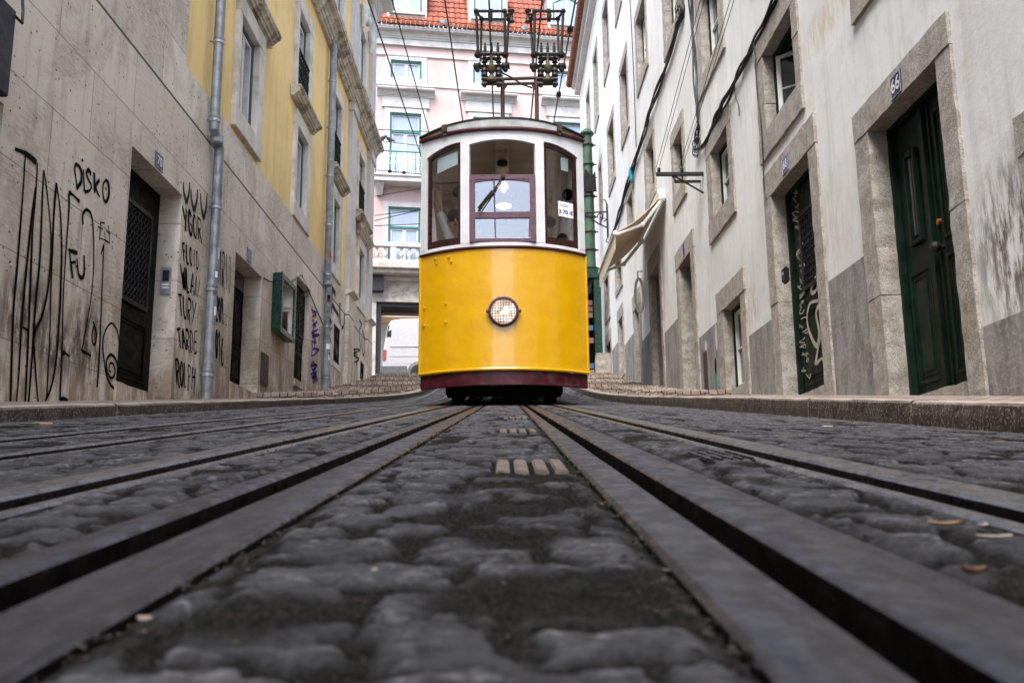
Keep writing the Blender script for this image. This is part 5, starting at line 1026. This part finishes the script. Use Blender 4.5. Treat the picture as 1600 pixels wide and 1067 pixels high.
# headlamp
hz = onY(787.5, 487, YC).z; hc_ = Vector((0, YC-.005, hz)); hl_ = MB(); hl_.lathe([(.186, 0), (.19, .02), (.186, .04), (.168, .055), (.156, .05), (.153, .01)], hc_, (0, -1, 0), 36)
for t in (0, math.pi): hl_.lathe([(.022, 0), (.022, .03), (.012, .04)], hc_+Vector((.197*math.cos(t), -.02, .197*math.sin(t))), (0, -1, 0), 10)
for k in range(8): t = k*math.pi/4+.3; hl_.ball(hc_+Vector((.17*math.cos(t), -.054, .17*math.sin(t))), .008, n=6, m=4)
hd = hl_.build('headlamp', M['purple_wood'], tr, smooth=True)
m = MB(); m.lathe([(.15, .0), (.12, -.01), (.05, -.02), (.001, -.02)], hc_, (0, -1, 0), 28); m.build('reflector', M['lamp_dish'], hd, smooth=True)
m = MB(); m.ball(hc_+Vector((.035, -.022, .012)), .04, .012, .05); m.ball(hc_+Vector((-.02, -.02, -.02)), .022, .01, .03); m.build('bulb', M['lamp_glow'], hd, smooth=True)
m = MB()
for k in range(-4, 5):
    v = k*.034; h = math.sqrt(max(0, .156**2-v*v)); yb = -.035; m.tube([hc_+Vector((v, yb-.02*(1-(t/h)**2 if h else 0), t)) for t in np.linspace(-h, h, 7)], .0046, 4); m.tube([hc_+Vector((t, yb-.02*(1-(t/h)**2 if h else 0), v)) for t in np.linspace(-h, h, 7)], .0046, 4)
m.build('wire_guard', M['purple_wood'], hd)
m = MB(); m.lathe([(.154, .012), (.1, .022), (.001, .026)], hc_, (0, -1, 0), 24); m.build('lens', M['lens'], hd, smooth=True)
# roof fascia and roof
zr_ = lambda x: 5.0-.035*(abs(x)/.72)**2 if abs(x) < .72 else 4.965-.05*((abs(x)-.72)/.34)
m = MB(); strip(m, -.72, .72, 4.893, zr_, -.05, .035, 24); m.build('roof_fascia', M['roof_grey'], tr, bevel=.004)
for s in (-1, 1):
    m = MB(); strip(m, s*.725, s*HW, 4.893, zr_, -.05, .02, 8); m.build('roof_fascia', M['olive'], tr, bevel=.004)
    m = MB(); strip(m, s*.69, s*.755, 4.89, lambda x: zr_(.72)+.03, .036, .06, 2); strip(m, s*.7, s*.745, 4.84, 4.889, .025, .05, 2); m.build('roof_clamp', M['brass'], tr, bevel=.006)
m = MB(); strip(m, -HW, HW, lambda x: zr_(x)+.001, lambda x: zr_(x)+.022, -.05, .045, 30); m.build('roof_edge', M['sign_grey'], tr)
rr = []
for Y in np.linspace(0, 1, 14):
    rr.append([Vector((x, (yf(x)+.01)*(1-Y)+20.2*Y, zr_(x)+.015+sh((yf(x))*(1-Y)+20.2*Y)-sh(yf(x))*(1-Y)*1+.05*math.sin(min(1, Y*6)*1.57)*(1-(x/HW)**2)-.0)) for x in np.linspace(-HW-.02, HW+.02, 21)])
m = MB(); m.grid(rr); m.build('roof', M['roof_grey'], tr, smooth=True)
# body sides
for s in (-1, 1):
    S = lambda Y, z, d=0: Vector((s*(HW-.02+d), Y, z+sh(Y))); ys = np.linspace(11.58, 20.2, 9)
    m = MB(); m.shell([[S(y, z) for y in ys] for z in (1.8, 3.3)], [[S(y, z, -.04) for y in ys] for z in (1.8, 3.3)]); m.build('side_panel', M['yellow'], tr)
    m = MB(); m.shell([[S(y, z) for y in ys] for z in (1.585, 1.79)], [[S(y, z, -.04) for y in ys] for z in (1.585, 1.79)]); m.build('side_sill', M['maroon'], tr)
    m = MB(); m.shell([[S(y, z, -.002) for y in ys] for z in (3.31, 3.4)], [[S(y, z, -.04) for y in ys] for z in (3.31, 3.4)]); m.shell([[S(y, z, -.002) for y in ys] for z in (4.66, 4.9)], [[S(y, z, -.04) for y in ys] for z in (4.66, 4.9)])
    for y in ys[1:]: m.hexa([S(y-.12, 3.401), S(y, 3.401), S(y, 3.401, -.04), S(y-.12, 3.401, -.04), S(y-.12, 4.659), S(y, 4.659), S(y, 4.659, -.04), S(y-.12, 4.659, -.04)])
    m.build('side_frame', M['tram_white'], tr)
    for y0, y1 in zip(ys[:-1], ys[1:]):
        m = MB(); m.face([S(y0+.01, 3.4, -.02), S(y1-.13, 3.4, -.02), S(y1-.13, 4.66, -.02), S(y0+.01, 4.66, -.02)]); m.build('side_pane', M['cab_glass'], tr)
m = MB(); m.wbox(-HW+.03, HW-.03, 20.16, 20.2, 1.6+sh(20.2), 3.3+sh(20.2)); m.build('rear_panel', M['yellow'], tr)
m = MB(); m.grid([[Vector((x, max(y, yf(x)+.06), z+sh(y))) for x in np.linspace(-HW+.05, HW-.05, 15)] for (y, z) in ((11.0, 2.32), (13.2, 2.32), (20.1, 2.2))]); m.build('floor', M['cab_wood'], tr)
m = MB(); m.grid([[Vector((x, max(y, yf(x)+.03), 4.79+.06*(1-(x/HW)**2)+sh(max(y, yf(x)))*.8)) for x in np.linspace(-HW+.04, HW-.04, 15)] for y in (11.1, 11.8, 12.6, 13.4, 14.3, 17, 20.1)]); m.build('ceiling', M['cab_ceiling'], tr, smooth=True)
m = MB(); m.wbox(-.09, .09, 11.25, 14.2, 4.775, 4.80); m.wbox(-.13, .13, 14.2, 14.3, 4.6, 4.9); cs = m.build('ceiling_strip', M['cab_wood'], tr)
m = MB(); m.lathe([(.07, 0), (.07, -.05), (.02, -.07)], (0, 12.0, 4.77), n=14); m.build('ceiling_knob', M['black_iron'], cs, smooth=True)
# cab partition with pillars and curtain-like panels
m = MB(); y = 14.2
for (x0, x1, z0, z1) in ((-1.02, -.8, 2.4, 5.2), (-.45, -.36, 2.4, 5.2), (.36, .45, 2.4, 5.2), (.8, 1.02, 2.4, 5.2), (-.8, -.45, 2.4, 3.5), (.45, .8, 2.4, 3.5), (-1.02, 1.02, 4.75, 5.25)): m.wbox(x0, x1, y+random.uniform(0, .004), y+.05, z0, z1)
m.build('cab_partition', M['cab_wood'], tr, bevel=.005)
for (x, w_, rot) in ((.78, .07, .12), (.93, .06, .16), (.62, .05, .08), (-.93, .06, -.1)):
    m = MB(); m.tube([(x-rot*1.2, 12.9, 3.2), (x-rot*.5, 12.8, 3.9), (x, 12.6, 4.5), (x+.02, 12.5, 4.85)], [w_*.8, w_, w_, w_*.8], 8); m.build('cab_pillar', M['cab_ceiling'] if x != .93 else M['tram_white'], tr, smooth=True)
for (x, z) in ((.66, 4.05), (.56, 3.72), (.92, 4.45), (-.62, 4.5), (.83, 3.8)): m = MB(); m.lathe([(.02, -.06), (.075, -.04), (.085, 0), (.075, .04), (.02, .06)], (x, 12.45, z), (.2, -1, .3), 14); m.build('cab_fitting', M['black_wood'], tr, smooth=True)
m = MB(); m.tube([(-.99, 12.12, 4.5), (-.6, 12.12, 4.52), (-.2, 12.12, 4.52)], .014, 8); m.build('grab_rail', M['brass'], tr, smooth=True)
q = onY(787, 322, 13.2); m = MB(); m.lathe([(.12, 0), (.1, .03), (.02, .05), (.02, .2)], q, (0, 0, 1), 20); lp = m.build('cab_lamp', M['brass'], tr, smooth=True); m = MB(); m.lathe([(.115, -.002), (.06, -.03), (.0, -.035)], q, (0, 0, 1), 16); m.build('bulb', M['bulb'], lp, smooth=True)
q = onY(787, 296, 13.0); m = MB(); m.ball(q, .028, .028, .045, 10, 8); m.build('small_bulb', M['bulb'], tr, smooth=True)
# boards and fare notice in the windows
m = MB(); strip(m, -.885, -.60, lambda x: 4.40+.07*(x+.885)/.285, lambda x: 4.6+.05*(x+.885)/.285, -.075, -.068, 4); m.build('board', simple('pale_blue_board', (.55, .68, .70), .6, var=.03), tr)
m = MB(); strip(m, .80, .9, 4.42, 4.60, -.075, -.068, 2); m.build('board', simple('pale_blue_board', (.55, .68, .70), .6, var=.03), tr)
z1 = 4.0; m = MB(); strip(m, .725, .925, 3.775, 3.975, -.026, -.023, 4); nt = m.build('fare_notice', M['paper'], tr)
NP = lambda a, b, d: TP(a, b, -.021+d)
t = text_mesh('3.70 €', .073, NP, .825, 3.835, 0, bold=.0022); t.build('lettering', M['navy'], nt)
m = MB()
for k in range(2):
    x = .745
    while x < .86: w_ = random.uniform(.008, .02); m.face([NP(x, 3.93-k*.022, 0), NP(x+w_, 3.93-k*.022, 0), NP(x+w_, 3.938-k*.022, 0), NP(x, 3.938-k*.022, 0)]); x += w_+.006
m.build('small_print', M['navy'], nt)
# running gear
m = MB(); m.wbox(-.6, .6, 11.75, 19.8, 1.57, 1.62); m.wbox(-.5, .1, 12.0, 13.0, 1.545, 1.575)
m.v = [(x, y, z+sh(y)*.98) for (x, y, z) in m.v]; m.build('underframe', M['underframe'], tr)
m = MB(); m.hexa([(.08, 12.0, 1.5), (.33, 12.0, 1.5), (.33, 12.4, 1.5), (.08, 12.4, 1.5), (-.1, 12.0, 1.75), (.5, 12.0, 1.75), (.5, 12.4, 1.75), (-.1, 12.4, 1.75)]); m.wbox(-.6, .6, 12.15, 12.3, 1.58, 1.7); m.build('gripper_housing', M['underframe'], tr, bevel=.01)
for yy in (12.45, 18.2):
    for x in (-.62, .62):
        z = zf(yy)+.27; m = MB(); m.lathe([(.1, -.09), (.26, -.08), (.27, -.05), (.27, .04), (.31, .05), (.31, .08), (.1, .09)], (x, yy, z), (-1 if x > 0 else 1, 0, 0), 28); w = m.build('wheel', M['underframe'], tr, smooth=True); m = MB(); m.wbox(x-.16 if x < 0 else x-.02, x+.02 if x < 0 else x+.16, yy-.22, yy+.22, z-.15, z+.2); m.build('axle_box', M['underframe'], w, bevel=.01)
# collector frame on the roof
YB = 12.6
def B(x, y, dy=0): return onY(x, y, YB+dy)
cf = MB()
for x in (785.3, 838.5): cf.tube([Vector((B(x, 190).x, YB, 5.0)), B(x, 124)], .03, 10)
cf.tube([B(783, 124), B(846, 122)], .026, 8); cf.tube([B(783, 132), B(846, 130)], .024, 8); cf.tube([B(786, 142), B(793, 131)], .018, 6); cf.tube([B(838, 142), B(831, 131)], .018, 6)
cfo = cf.build('collector_frame', M['rust_iron'], tr, smooth=True)
m = MB(); m.tube([B(780, 112, -.1), B(800, 122, -.12), B(815, 132, -.1), B(832, 138, -.05)], .012, 6); m.build('lead', M['cable'], cfo)
def collector(cx, mir):
    X = lambda dx: cx+dx*mir
    m = MB()
    for y in (124, 131.5): m.tube([B(X(-16), y, -.12), B(X(17), y, -.12)], .026, 8); m.tube([B(X(-15), y-1, .15), B(X(16), y-1, .15)], .03, 8)
    for dx in (-11, 11):
        m.tube([B(X(dx), 136, -.1), B(X(dx), 112, -.1)], .03, 8); m.lathe([(.02, -.05), (.05, -.03), (.04, .02), (.055, .04), (.035, .09), (.015, .1)], B(X(dx), 116, -.1), n=10); m.tube([B(X(dx), 109, -.05), B(X(dx), 86, -.05)], .024, 8)
        for yy in (92, 98, 104): m.lathe([(.02, -.012), (.045, 0), (.02, .012)], B(X(dx), yy, -.05), n=10)
    m.tube([B(X(-21), 85, -.06), B(X(22), 85, -.06)], .028, 8); m.tube([B(X(-14), 95), B(X(0), 91), B(X(14), 95)], .03, 6); m.tube([B(X(-22), 105, .02), B(X(22), 104, .02)], .03, 6)
    for dx in (-22, 22): m.lathe([(.02, -.06), (.06, -.04), (.045, .02), (.06, .05), (.02, .06)], B(X(dx), 104, 0), (1, 0, .2), 8); m.ball(B(X(dx), 110, 0), .035); m.ball(B(X(dx*.97), 86, -.06), .055, n=8, m=6)
    b = m.build('collector_base', M['dark_iron'], cfo, smooth=True)
    m = MB(); m.lathe([(.02, -.1), (.04, -.08), (.06, -.04), (.058, .02), (.03, .05), (.03, .08), (.018, .12), (.014, .2)], B(X(0), 106, -.15), n=14); m.lathe([(.075, -.05), (.065, 0), (.03, .04), (.015, .07)], B(X(0), 122, -.15), n=12); m.build('bell', M['brass'], b, smooth=True)
    for dx in (-10, 0, 10): m = MB(); m.lathe([(.022, 0), (.022, .13), (.01, .16), (.018, .17), (.004, .2)], B(X(dx), 86, -.06), n=8); m.build('spring_pin', M['dark_iron'], b, smooth=True)
    r = MB()
    r.tube([B(X(-21), 86, -.1), B(X(-24), 18, -.15)], .021, 6); r.tube([B(X(-17), 95, .15), B(X(-15.5), 30, .2)], .019, 6); r.tube([B(X(21.5), 86, -.1), B(X(20.5), 18, -.15)], .021, 6); r.tube([B(X(22.5), 107, .15), B(X(27), 31, .2)], .019, 6)
    r.tube([B(X(-28), 18, -.15), B(X(22), 18, -.15)], .022, 6); r.tube([B(X(-15), 30, .2), B(X(28), 31, .2)], .02, 6); r.tube([B(X(-24), 18, -.15), B(X(-15.5), 30, .2)], .02, 6); r.tube([B(X(20.5), 18, -.15), B(X(27), 31, .2)], .02, 6)
    r.lathe([(.02, -.1), (.05, -.09), (.025, -.04), (.025, .04), (.05, .09), (.02, .1)], B(X(31), 26, .1), (0, 0, 1), 10); r.tube([B(X(22), 24, 0), B(X(31), 22, .1)], .02, 6)
    for (dx, y, dy) in ((-24, 18, -.15), (20.5, 18, -.15), (-15.5, 30, .2), (27, 31, .2)): r.ball(B(X(dx), y, dy), .04, n=8, m=6)
    r.build('collector_bow', M['dark_iron'], cfo, smooth=True)
    m = MB(); m.tube([B(X(-2), 35, .1), B(X(-1), 14, .0)], .03, 8); m.ball(B(X(-2), 24, .05), .04, .04, .07, 8, 6); m.build('contact_shoe', M['brass'], cfo, smooth=True)
collector(768, 1); collector(856, -1)

# ================================================================== DRIVER
def skin_mesh(pts, edges, radii, root=0, sub=1):
    me = bpy.data.meshes.new('figure'); me.from_pydata([tuple(p) for p in pts], edges, []); o = bpy.data.objects.new('figure', me); COL.objects.link(o)
    md = o.modifiers.new('skin', 'SKIN'); md.use_smooth_shade = True
    for i, v in enumerate(me.skin_vertices[0].data): v.radius = (radii[i], radii[i]); v.use_root = (i == root)
    s = o.modifiers.new('sub', 'SUBSURF'); s.levels = sub; s.render_levels = sub
    bpy.context.view_layer.update(); out = bpy.data.meshes.new_from_object(o.evaluated_get(bpy.context.evaluated_depsgraph_get()))
    mb = MB(); mb.v = [tuple(v.co) for v in out.vertices]; mb.f = [list(p.vertices) for p in out.polygons]; bpy.data.objects.remove(o); bpy.data.meshes.remove(out); return mb
fz = 2.32+sh(12.4); pe = thing('person', (-.55, 12.35, fz), 'driver in a white shirt behind the left cab window reaching up with one arm', 'person')
P_ = [(-.55, 12.38, 3.22), (-.56, 12.37, 3.42), (-.57, 12.33, 3.64), (-.585, 12.28, 3.76), (-.62, 12.2, 3.83), (-.65, 12.15, 3.93), (-.66, 12.13, 4.02),           # spine, neck, head
 (-.70, 12.27, 3.74), (-.80, 12.22, 3.97), (-.915, 12.16, 4.24), (-.925, 12.145, 4.36), (-.92, 12.13, 4.43),                       # raised arm
 (-.42, 12.26, 3.72), (-.36, 12.2, 3.47), (-.42, 12.02, 3.3), (-.46, 11.9, 3.27),                                                # other arm on the controls
 (-.64, 12.38, 3.14), (-.65, 12.36, 2.78), (-.65, 12.42, 2.44), (-.66, 12.3, 2.40), (-.46, 12.38, 3.14), (-.45, 12.37, 2.78), (-.44, 12.43, 2.44), (-.44, 12.3, 2.40)]
E_ = [(0, 1), (1, 2), (2, 3), (3, 4), (4, 5), (5, 6), (2, 7), (7, 8), (8, 9), (9, 10), (10, 11), (2, 12), (12, 13), (13, 14), (14, 15), (0, 16), (16, 17), (17, 18), (18, 19), (0, 20), (20, 21), (21, 22), (22, 23)]
R_ = [.13, .13, .14, .09, .058, .095, .085, .06, .046, .036, .028, .036, .06, .045, .034, .03, .09, .062, .042, .035, .09, .062, .042, .035]
body = skin_mesh(P_, E_, R_, 0, 1)
for (bx, by, bz, up) in ((-.92, 12.12, 4.45, 1), (-.46, 11.88, 3.27, 0)):                                 # fingers
    for k in range(5):
        o = (k-1.5)*.02
        if up: c = [(bx+o, by, bz-.01), (bx+o, by-.012, bz+.045-.006*abs(k-1.5)), (bx+o, by+.012, bz+.085-.006*abs(k-1.5)), (bx+o, by+.035, bz+.075)] if k < 4 else [(bx+.035, by, bz-.04), (bx+.05, by+.015, bz+.0), (bx+.045, by+.035, bz+.03)]
        else: c = [(bx+o, by, bz), (bx+o, by-.045, bz+.005), (bx+o, by-.075, bz-.02), (bx+o, by-.07, bz-.045)] if k < 4 else [(bx-.04, by+.03, bz), (bx-.055, by-.01, bz-.01), (bx-.05, by-.04, bz-.02)]
        body.tube(c, [.011, .01, .009, .007][:len(c)], 7)
hcn = Vector((-.655, 12.12, 3.985)); fd = Vector((.15, -1, -.35)).normalized(); rt = fd.cross(Vector((0, 0, 1))).normalized(); upv = rt.cross(fd)
body.tube([hcn+fd*.09+upv*.02, hcn+fd*.125-upv*.02, hcn+fd*.1-upv*.035], [.01, .018, .012], 7)
for s in (-1, 1): body.ball(hcn+rt*s*.095-upv*.005, .015, .03, .035, 8, 6)
pb = body.build('body', M['skin'], pe, smooth=True)
m = MB()
for s in (-1, 1): m.ball(hcn+fd*.093+rt*s*.035+upv*.02, .013, n=8, m=6)
m.ball(hcn+fd*.1-upv*.062, .026, .012, .007, 8, 4); m.build('face_detail', M['hair'], pe, smooth=True)
m = MB(); m.ball(hcn+upv*.045-fd*.018, .108, .118, .1, 18, 12); m.ball(hcn+upv*.06+fd*.05, .085, .06, .05, 12, 8); m.build('hair', M['hair'], pe, smooth=True)
sp = [0, 1, 2, 3, 7, 8, 12, 13]; mp_ = {v: i for i, v in enumerate(sp)}; pts = [P_[i] for i in sp]+[tuple(Vector(P_[8]).lerp(Vector(P_[9]), .62)), tuple(Vector(P_[13]).lerp(Vector(P_[14]), .6))]; rad = [R_[i]+.022 for i in sp]+[.058, .055]; rad[3] = .085
skin_mesh(pts, [(0, 1), (1, 2), (2, 3), (2, 4), (4, 5), (2, 6), (6, 7), (5, 8), (7, 9)], rad, 0, 1).build('shirt', M['shirt'], pe, smooth=True)
lg = [0, 16, 17, 18, 20, 21, 22]; skin_mesh([P_[i] for i in lg], [(0, 1), (1, 2), (2, 3), (0, 4), (4, 5), (5, 6)], [R_[i]+.015 for i in lg], 0, 1).build('trousers', M['trousers'], pe, smooth=True)

# ================================================================== VAN
vy = 34.7; vz = zf(vy)+.16; vx = onY(597, 560, vy).x
vn = thing('van', (vx+2.7, vy+1, vz), 'white panel van passing along the cross street left of the tram', 'van')
prof = [(.02, .38), (.0, .75), (.05, 1.5), (.16, 2.2), (.3, 2.42), (.7, 2.48), (3.4, 2.48), (3.9, 2.37), (4.5, 1.55), (5.2, 1.3), (5.4, 1.0), (5.42, .38)]
def vb(y): return [Vector((vx+a, y, vz+b)) for a, b in prof]
rings = []
for (y, sc_) in ((0, .93), (.06, .985), (.18, 1), (1.0, 1), (1.77, 1), (1.89, .985), (1.95, .93)):
    rings.append([Vector((vx+2.7+(a-2.7)*(.5+.5*sc_), vy+y+(.08*(b/2.6)**2 if y < 1 else -.08*(b/2.6)**2), vz+.38+(b-.38)*(sc_*.5+.5))) for a, b in prof]+[Vector((vx+2.7+(prof[0][0]-2.7)*(.5+.5*sc_), vy+y, vz+.38))])
m = MB(); m.grid(rings); m.face(rings[0][:-1]); m.face(rings[-1][:-1]); m.build('body', M['van_white'], vn, smooth=True)
m = MB(); m.wbox(vx-.05, vx+.95, vy-.02, vy+1.9, vz+.28, vz+.62); m.wbox(vx+1.9, vx+4.0, vy-.02, vy+1.9, vz+.28, vz+.6); m.build('sill_trim', M['van_grey'], vn, bevel=.02)
m = MB()
for z in (1.35, .98, 1.0-.3): m.wbox(vx+.3, vx+3.6, vy+.0, vy+.05, vz+z, vz+z+.03)
m.build('side_rib', M['van_white'], vn, bevel=.01)
m = MB(); m.wbox(vx+.03, vx+.16, vy-.005, vy+.12, vz+.82, vz+1.25); m.build('tail_lamp', M['red_lamp'], vn, bevel=.015)
m = MB(); m.hexa([(vx+.14, vy+.03, vz+1.75), (vx+.32, vy+.03, vz+1.75), (vx+.32, vy+.08, vz+1.75), (vx+.14, vy+.08, vz+1.75), (vx+.2, vy+.07, vz+2.2), (vx+.36, vy+.07, vz+2.2), (vx+.36, vy+.1, vz+2.2), (vx+.2, vy+.1, vz+2.2)]); m.build('rear_pillar_window', M['dark_glass'], vn)
m = MB(); m.wbox(vx+2.2, vx+3.4, vy+.03, vy+.09, vz+1.5, vz+2.1); m.build('side_window', M['dark_glass'], vn)
for u in (1.4, 4.45):
    for y in (.0, 1.75):
        c = Vector((vx+u, vy+y, vz+.34)); m = MB(); m.lathe([(.42, -.03), (.46, .0), (.46, .06), (.3, .1)], c, (0, 1, 0), 24) if y == 0 else None
        if y == 0: m.build('wheel_arch', M['van_grey'], vn, smooth=True)
        m = MB(); m.lathe([(.2, -.06), (.31, -.05), (.34, -.02), (.34, .15), (.3, .18)], c, (0, 1, 0), 24); w = m.build('wheel', M['rubber'], vn, smooth=True); m = MB(); m.lathe([(.2, -.05), (.18, -.03), (.06, -.05), (0, -.05)], c, (0, 1, 0), 18); m.build('rim', M['alu'], w, smooth=True)

# ================================================================== OVERHEAD WIRES
def street_wire(k0, zrel, y0, y1, r, label, knobs=()):
    m = MB(); f = lambda Y: Vector((k0*zrel, Y, .1345*Y+zrel-.10*math.sin((Y-y0)/(y1-y0)*math.pi*2)**2)); m.tube([f(Y) for Y in np.linspace(y0, y1, 24)], r, 6)
    for Y in knobs: m.lathe([(.01, -.1), (.045, -.06), (.045, .06), (.01, .1)], f(Y), (0, 1, .13), 8)
    tag(m.build('overhead_wire', M['cable'], smooth=True), label, 'wire')
street_wire(-.335, 6.1, -14, 34, .014, 'leftmost overhead wire running from the top left down behind the tram roof'); street_wire(-.275, 5.6, -14, 34, .011, 'overhead wire second from the left above the pink building'); street_wire(-.142, 5.15, -14, 34, .012, 'overhead wire just left of the collectors')
street_wire(-.03, 5.02, -14, 34, .013, 'contact wire touched by the left collector'); street_wire(.105, 5.05, -14, 34, .013, 'contact wire touched by the right collector'); street_wire(.19, 5.2, -14, 34, .012, 'overhead wire with black insulators right of the collectors', (12.2, 15, 17.2, 22.5))
def span(x0, y0, x1, y1, label, X1=2.7, knob=None, sag=.25):
    a = onY(x0, y0, 27.2); b = onY(x1, y1, 28.6); c = a+(b-a)*((X1-a.x)/(b.x-a.x)); m = MB(); m.tube([a+(c-a)*t+Vector((0, 0, -sag*4*t*(1-t)*.0)) for t in np.linspace(0, 1, 12)], .013, 5)
    for t in (knob or []): m.ball(a+(c-a)*t, .07, .07, .05, 8, 6)
    tag(m.build('span_wire', M['cable'], smooth=True), label, 'wire', None); return a, b
wa, wb = span(584, 219, 656, 228, 'span wire on which two pigeons sit'); span(584, 202.5, 656, 205.5, 'span wire just above the pigeons'); span(586, 266, 656, 272, 'span wire with dark insulators in front of the upper balcony', knob=[.06, .12, .2]); span(585, 307, 656, 295, 'slanting span wire under the upper balcony')
span(585, 337, 656, 328, 'upper of the three span wires before the lower window'); span(585, 345, 656, 328.5, 'middle of the three span wires, rising to the right before the lower window'); span(585, 353, 656, 350, 'lowest and flattest of the three span wires before the lower window')
for (t, px, mir, lab) in ((.18, 597, 1, 'pigeon standing on the span wire, the left one showing its tail'), (.38, 608, -1, 'pigeon crouched on the span wire, the right one near the window frame')):
    c = wa+(wb-wa)*((px-584)/72); m = MB(); r = .11
    m.tube([c+Vector((-.17*mir, 0, .03)), c+Vector((-.08*mir, 0, .06)), c+Vector((0, 0, .09)), c+Vector((.065*mir, 0, .12)), c+Vector((.09*mir, 0, .16)), c+Vector((.11*mir, 0, .185)), c+Vector((.145*mir, 0, .18))], [.014, .04, .065, .055, .03, .03, .006], 10)
    o = m.build('pigeon', M['pigeon'], smooth=True); tag(o, lab, 'pigeon'); m = MB()
    for dx in (-.02, .03): m.tube([c+Vector((dx, 0, .06)), c+Vector((dx, 0, .0))], .008, 5)
    m.build('legs', M['butt_tan'], o)

# ================================================================== LITTER ON THE STREET
def on_road(px, py):
    d = ray(px, py); t = .145/(.1317*d.y-d.z) if (.1317*d.y-d.z) != 0 else 1; p = d*t
    for _ in range(4): p = d*(t) ; zt_ = zf(p.y)+float(camber(p.x)); t *= (zt_/(p.z) if False else 1); 
    # solve exactly by stepping
    lo, hi = .2, 30
    for _ in range(50):
        mid = (lo+hi)/2; q = d*mid
        if q.z > zf(q.y)+float(camber(q.x)): lo = mid
        else: hi = mid
    return d*lo
def scrap(name, px, py, L, W, mat, label, cat, ang=0., curl=.01, round_=False):
    c = on_road(px, py); m = MB(); ca, sa = math.cos(ang), math.sin(ang)
    if round_: m.tube([c+Vector((t*L*ca, t*L*sa, .006)) for t in (-.5, -.2, .2, .5)], W, 8)
    else:
        n = 6; top = []
        for i in range(n+1):
            u = i/n-.5; w = W*(math.cos(u*math.pi)**.6+.02)/2*random.uniform(.7, 1.1); top.append([c+Vector((u*L*ca-v*sa*w, u*L*sa+v*ca*w, .008+curl*.25*abs(v)+curl*.3*abs(2*u)**2*random.uniform(.6, 1.2))) for v in (-1, 0, 1)])
        m.shell(top, [[p-Vector((0, 0, .0015)) for p in r] for r in top])
    tag(m.build(name, M[mat], smooth=True), label, cat)
scrap('leaf', 642, 713, .022, .012, 'leaf', 'orange leaf beside the left slot plate, the nearer one', 'leaf', .3, .012); scrap('leaf', 697, 679, .035, .018, 'leaf', 'orange leaf beside the left slot plate, the farther one', 'leaf', -.3, .015)
scrap('paper_scrap', 1478, 831, .04, .01, 'butt_tan', 'crumpled tan scrap lying between the right slot rail and the running rail', 'litter', .2, .008); scrap('paper_scrap', 1537, 832, .012, .008, 'butt', 'tiny pale scrap next to the crumpled tan scrap', 'litter', 0, .004); scrap('paper_scrap', 1555, 851, .03, .006, 'butt', 'thin pale sliver below the crumpled tan scrap', 'litter', -.5, .004)
scrap('cigarette_butt', 1293, 668, .056, .004, 'butt', 'white cigarette butt at the foot of the right kerb', 'litter', .25, 0, True); scrap('paper_scrap', 1505, 683, .06, .02, 'butt', 'pale scrap on the cobbles before the right kerb', 'litter', .1, .006); scrap('paper_scrap', 1555, 695, .06, .012, 'butt_tan', 'brown strip on the cobbles at the right edge before the kerb', 'litter', 0, .006)
scrap('cigarette_butt', 68, 664, .09, .008, 'butt_tan', 'tan cigarette butt by the left kerb', 'litter', .15, 0, True); scrap('paper_scrap', 45, 666, .1, .05, 'butt', 'crumpled pale wrapper by the left kerb', 'litter', .1, .02); scrap('paper_scrap', 240, 654, .07, .03, 'leaf', 'small orange scrap by the left kerb', 'litter', .1, .01)
scrap('paper_scrap', 1155, 646, .1, .04, 'butt_tan', 'tan scrap by the right kerb near the low window', 'litter', .2, .01); scrap('leaf', 425, 645, .06, .03, 'leaf', 'orange leaf on the cobbles by the far part of the left kerb', 'leaf', .2, .02); scrap('paper_scrap', 1525, 910, .022, .01, 'leaf', 'blurred rust coloured leaf right of the near slot rail', 'leaf', .1, .01)
scrap('paper_scrap', 225, 985, .009, .005, 'butt', 'small pale chip on the near cobbles left of the slot plate', 'litter', .1, .002); scrap('paper_scrap', 585, 905, .005, .004, 'butt', 'tiny white chip on the centre cobbles', 'litter', .1, .002); scrap('paper_scrap', 1215, 685, .03, .012, 'butt_tan', 'tan scrap between the running rail and the cobbles on the right', 'litter', .3, .006)
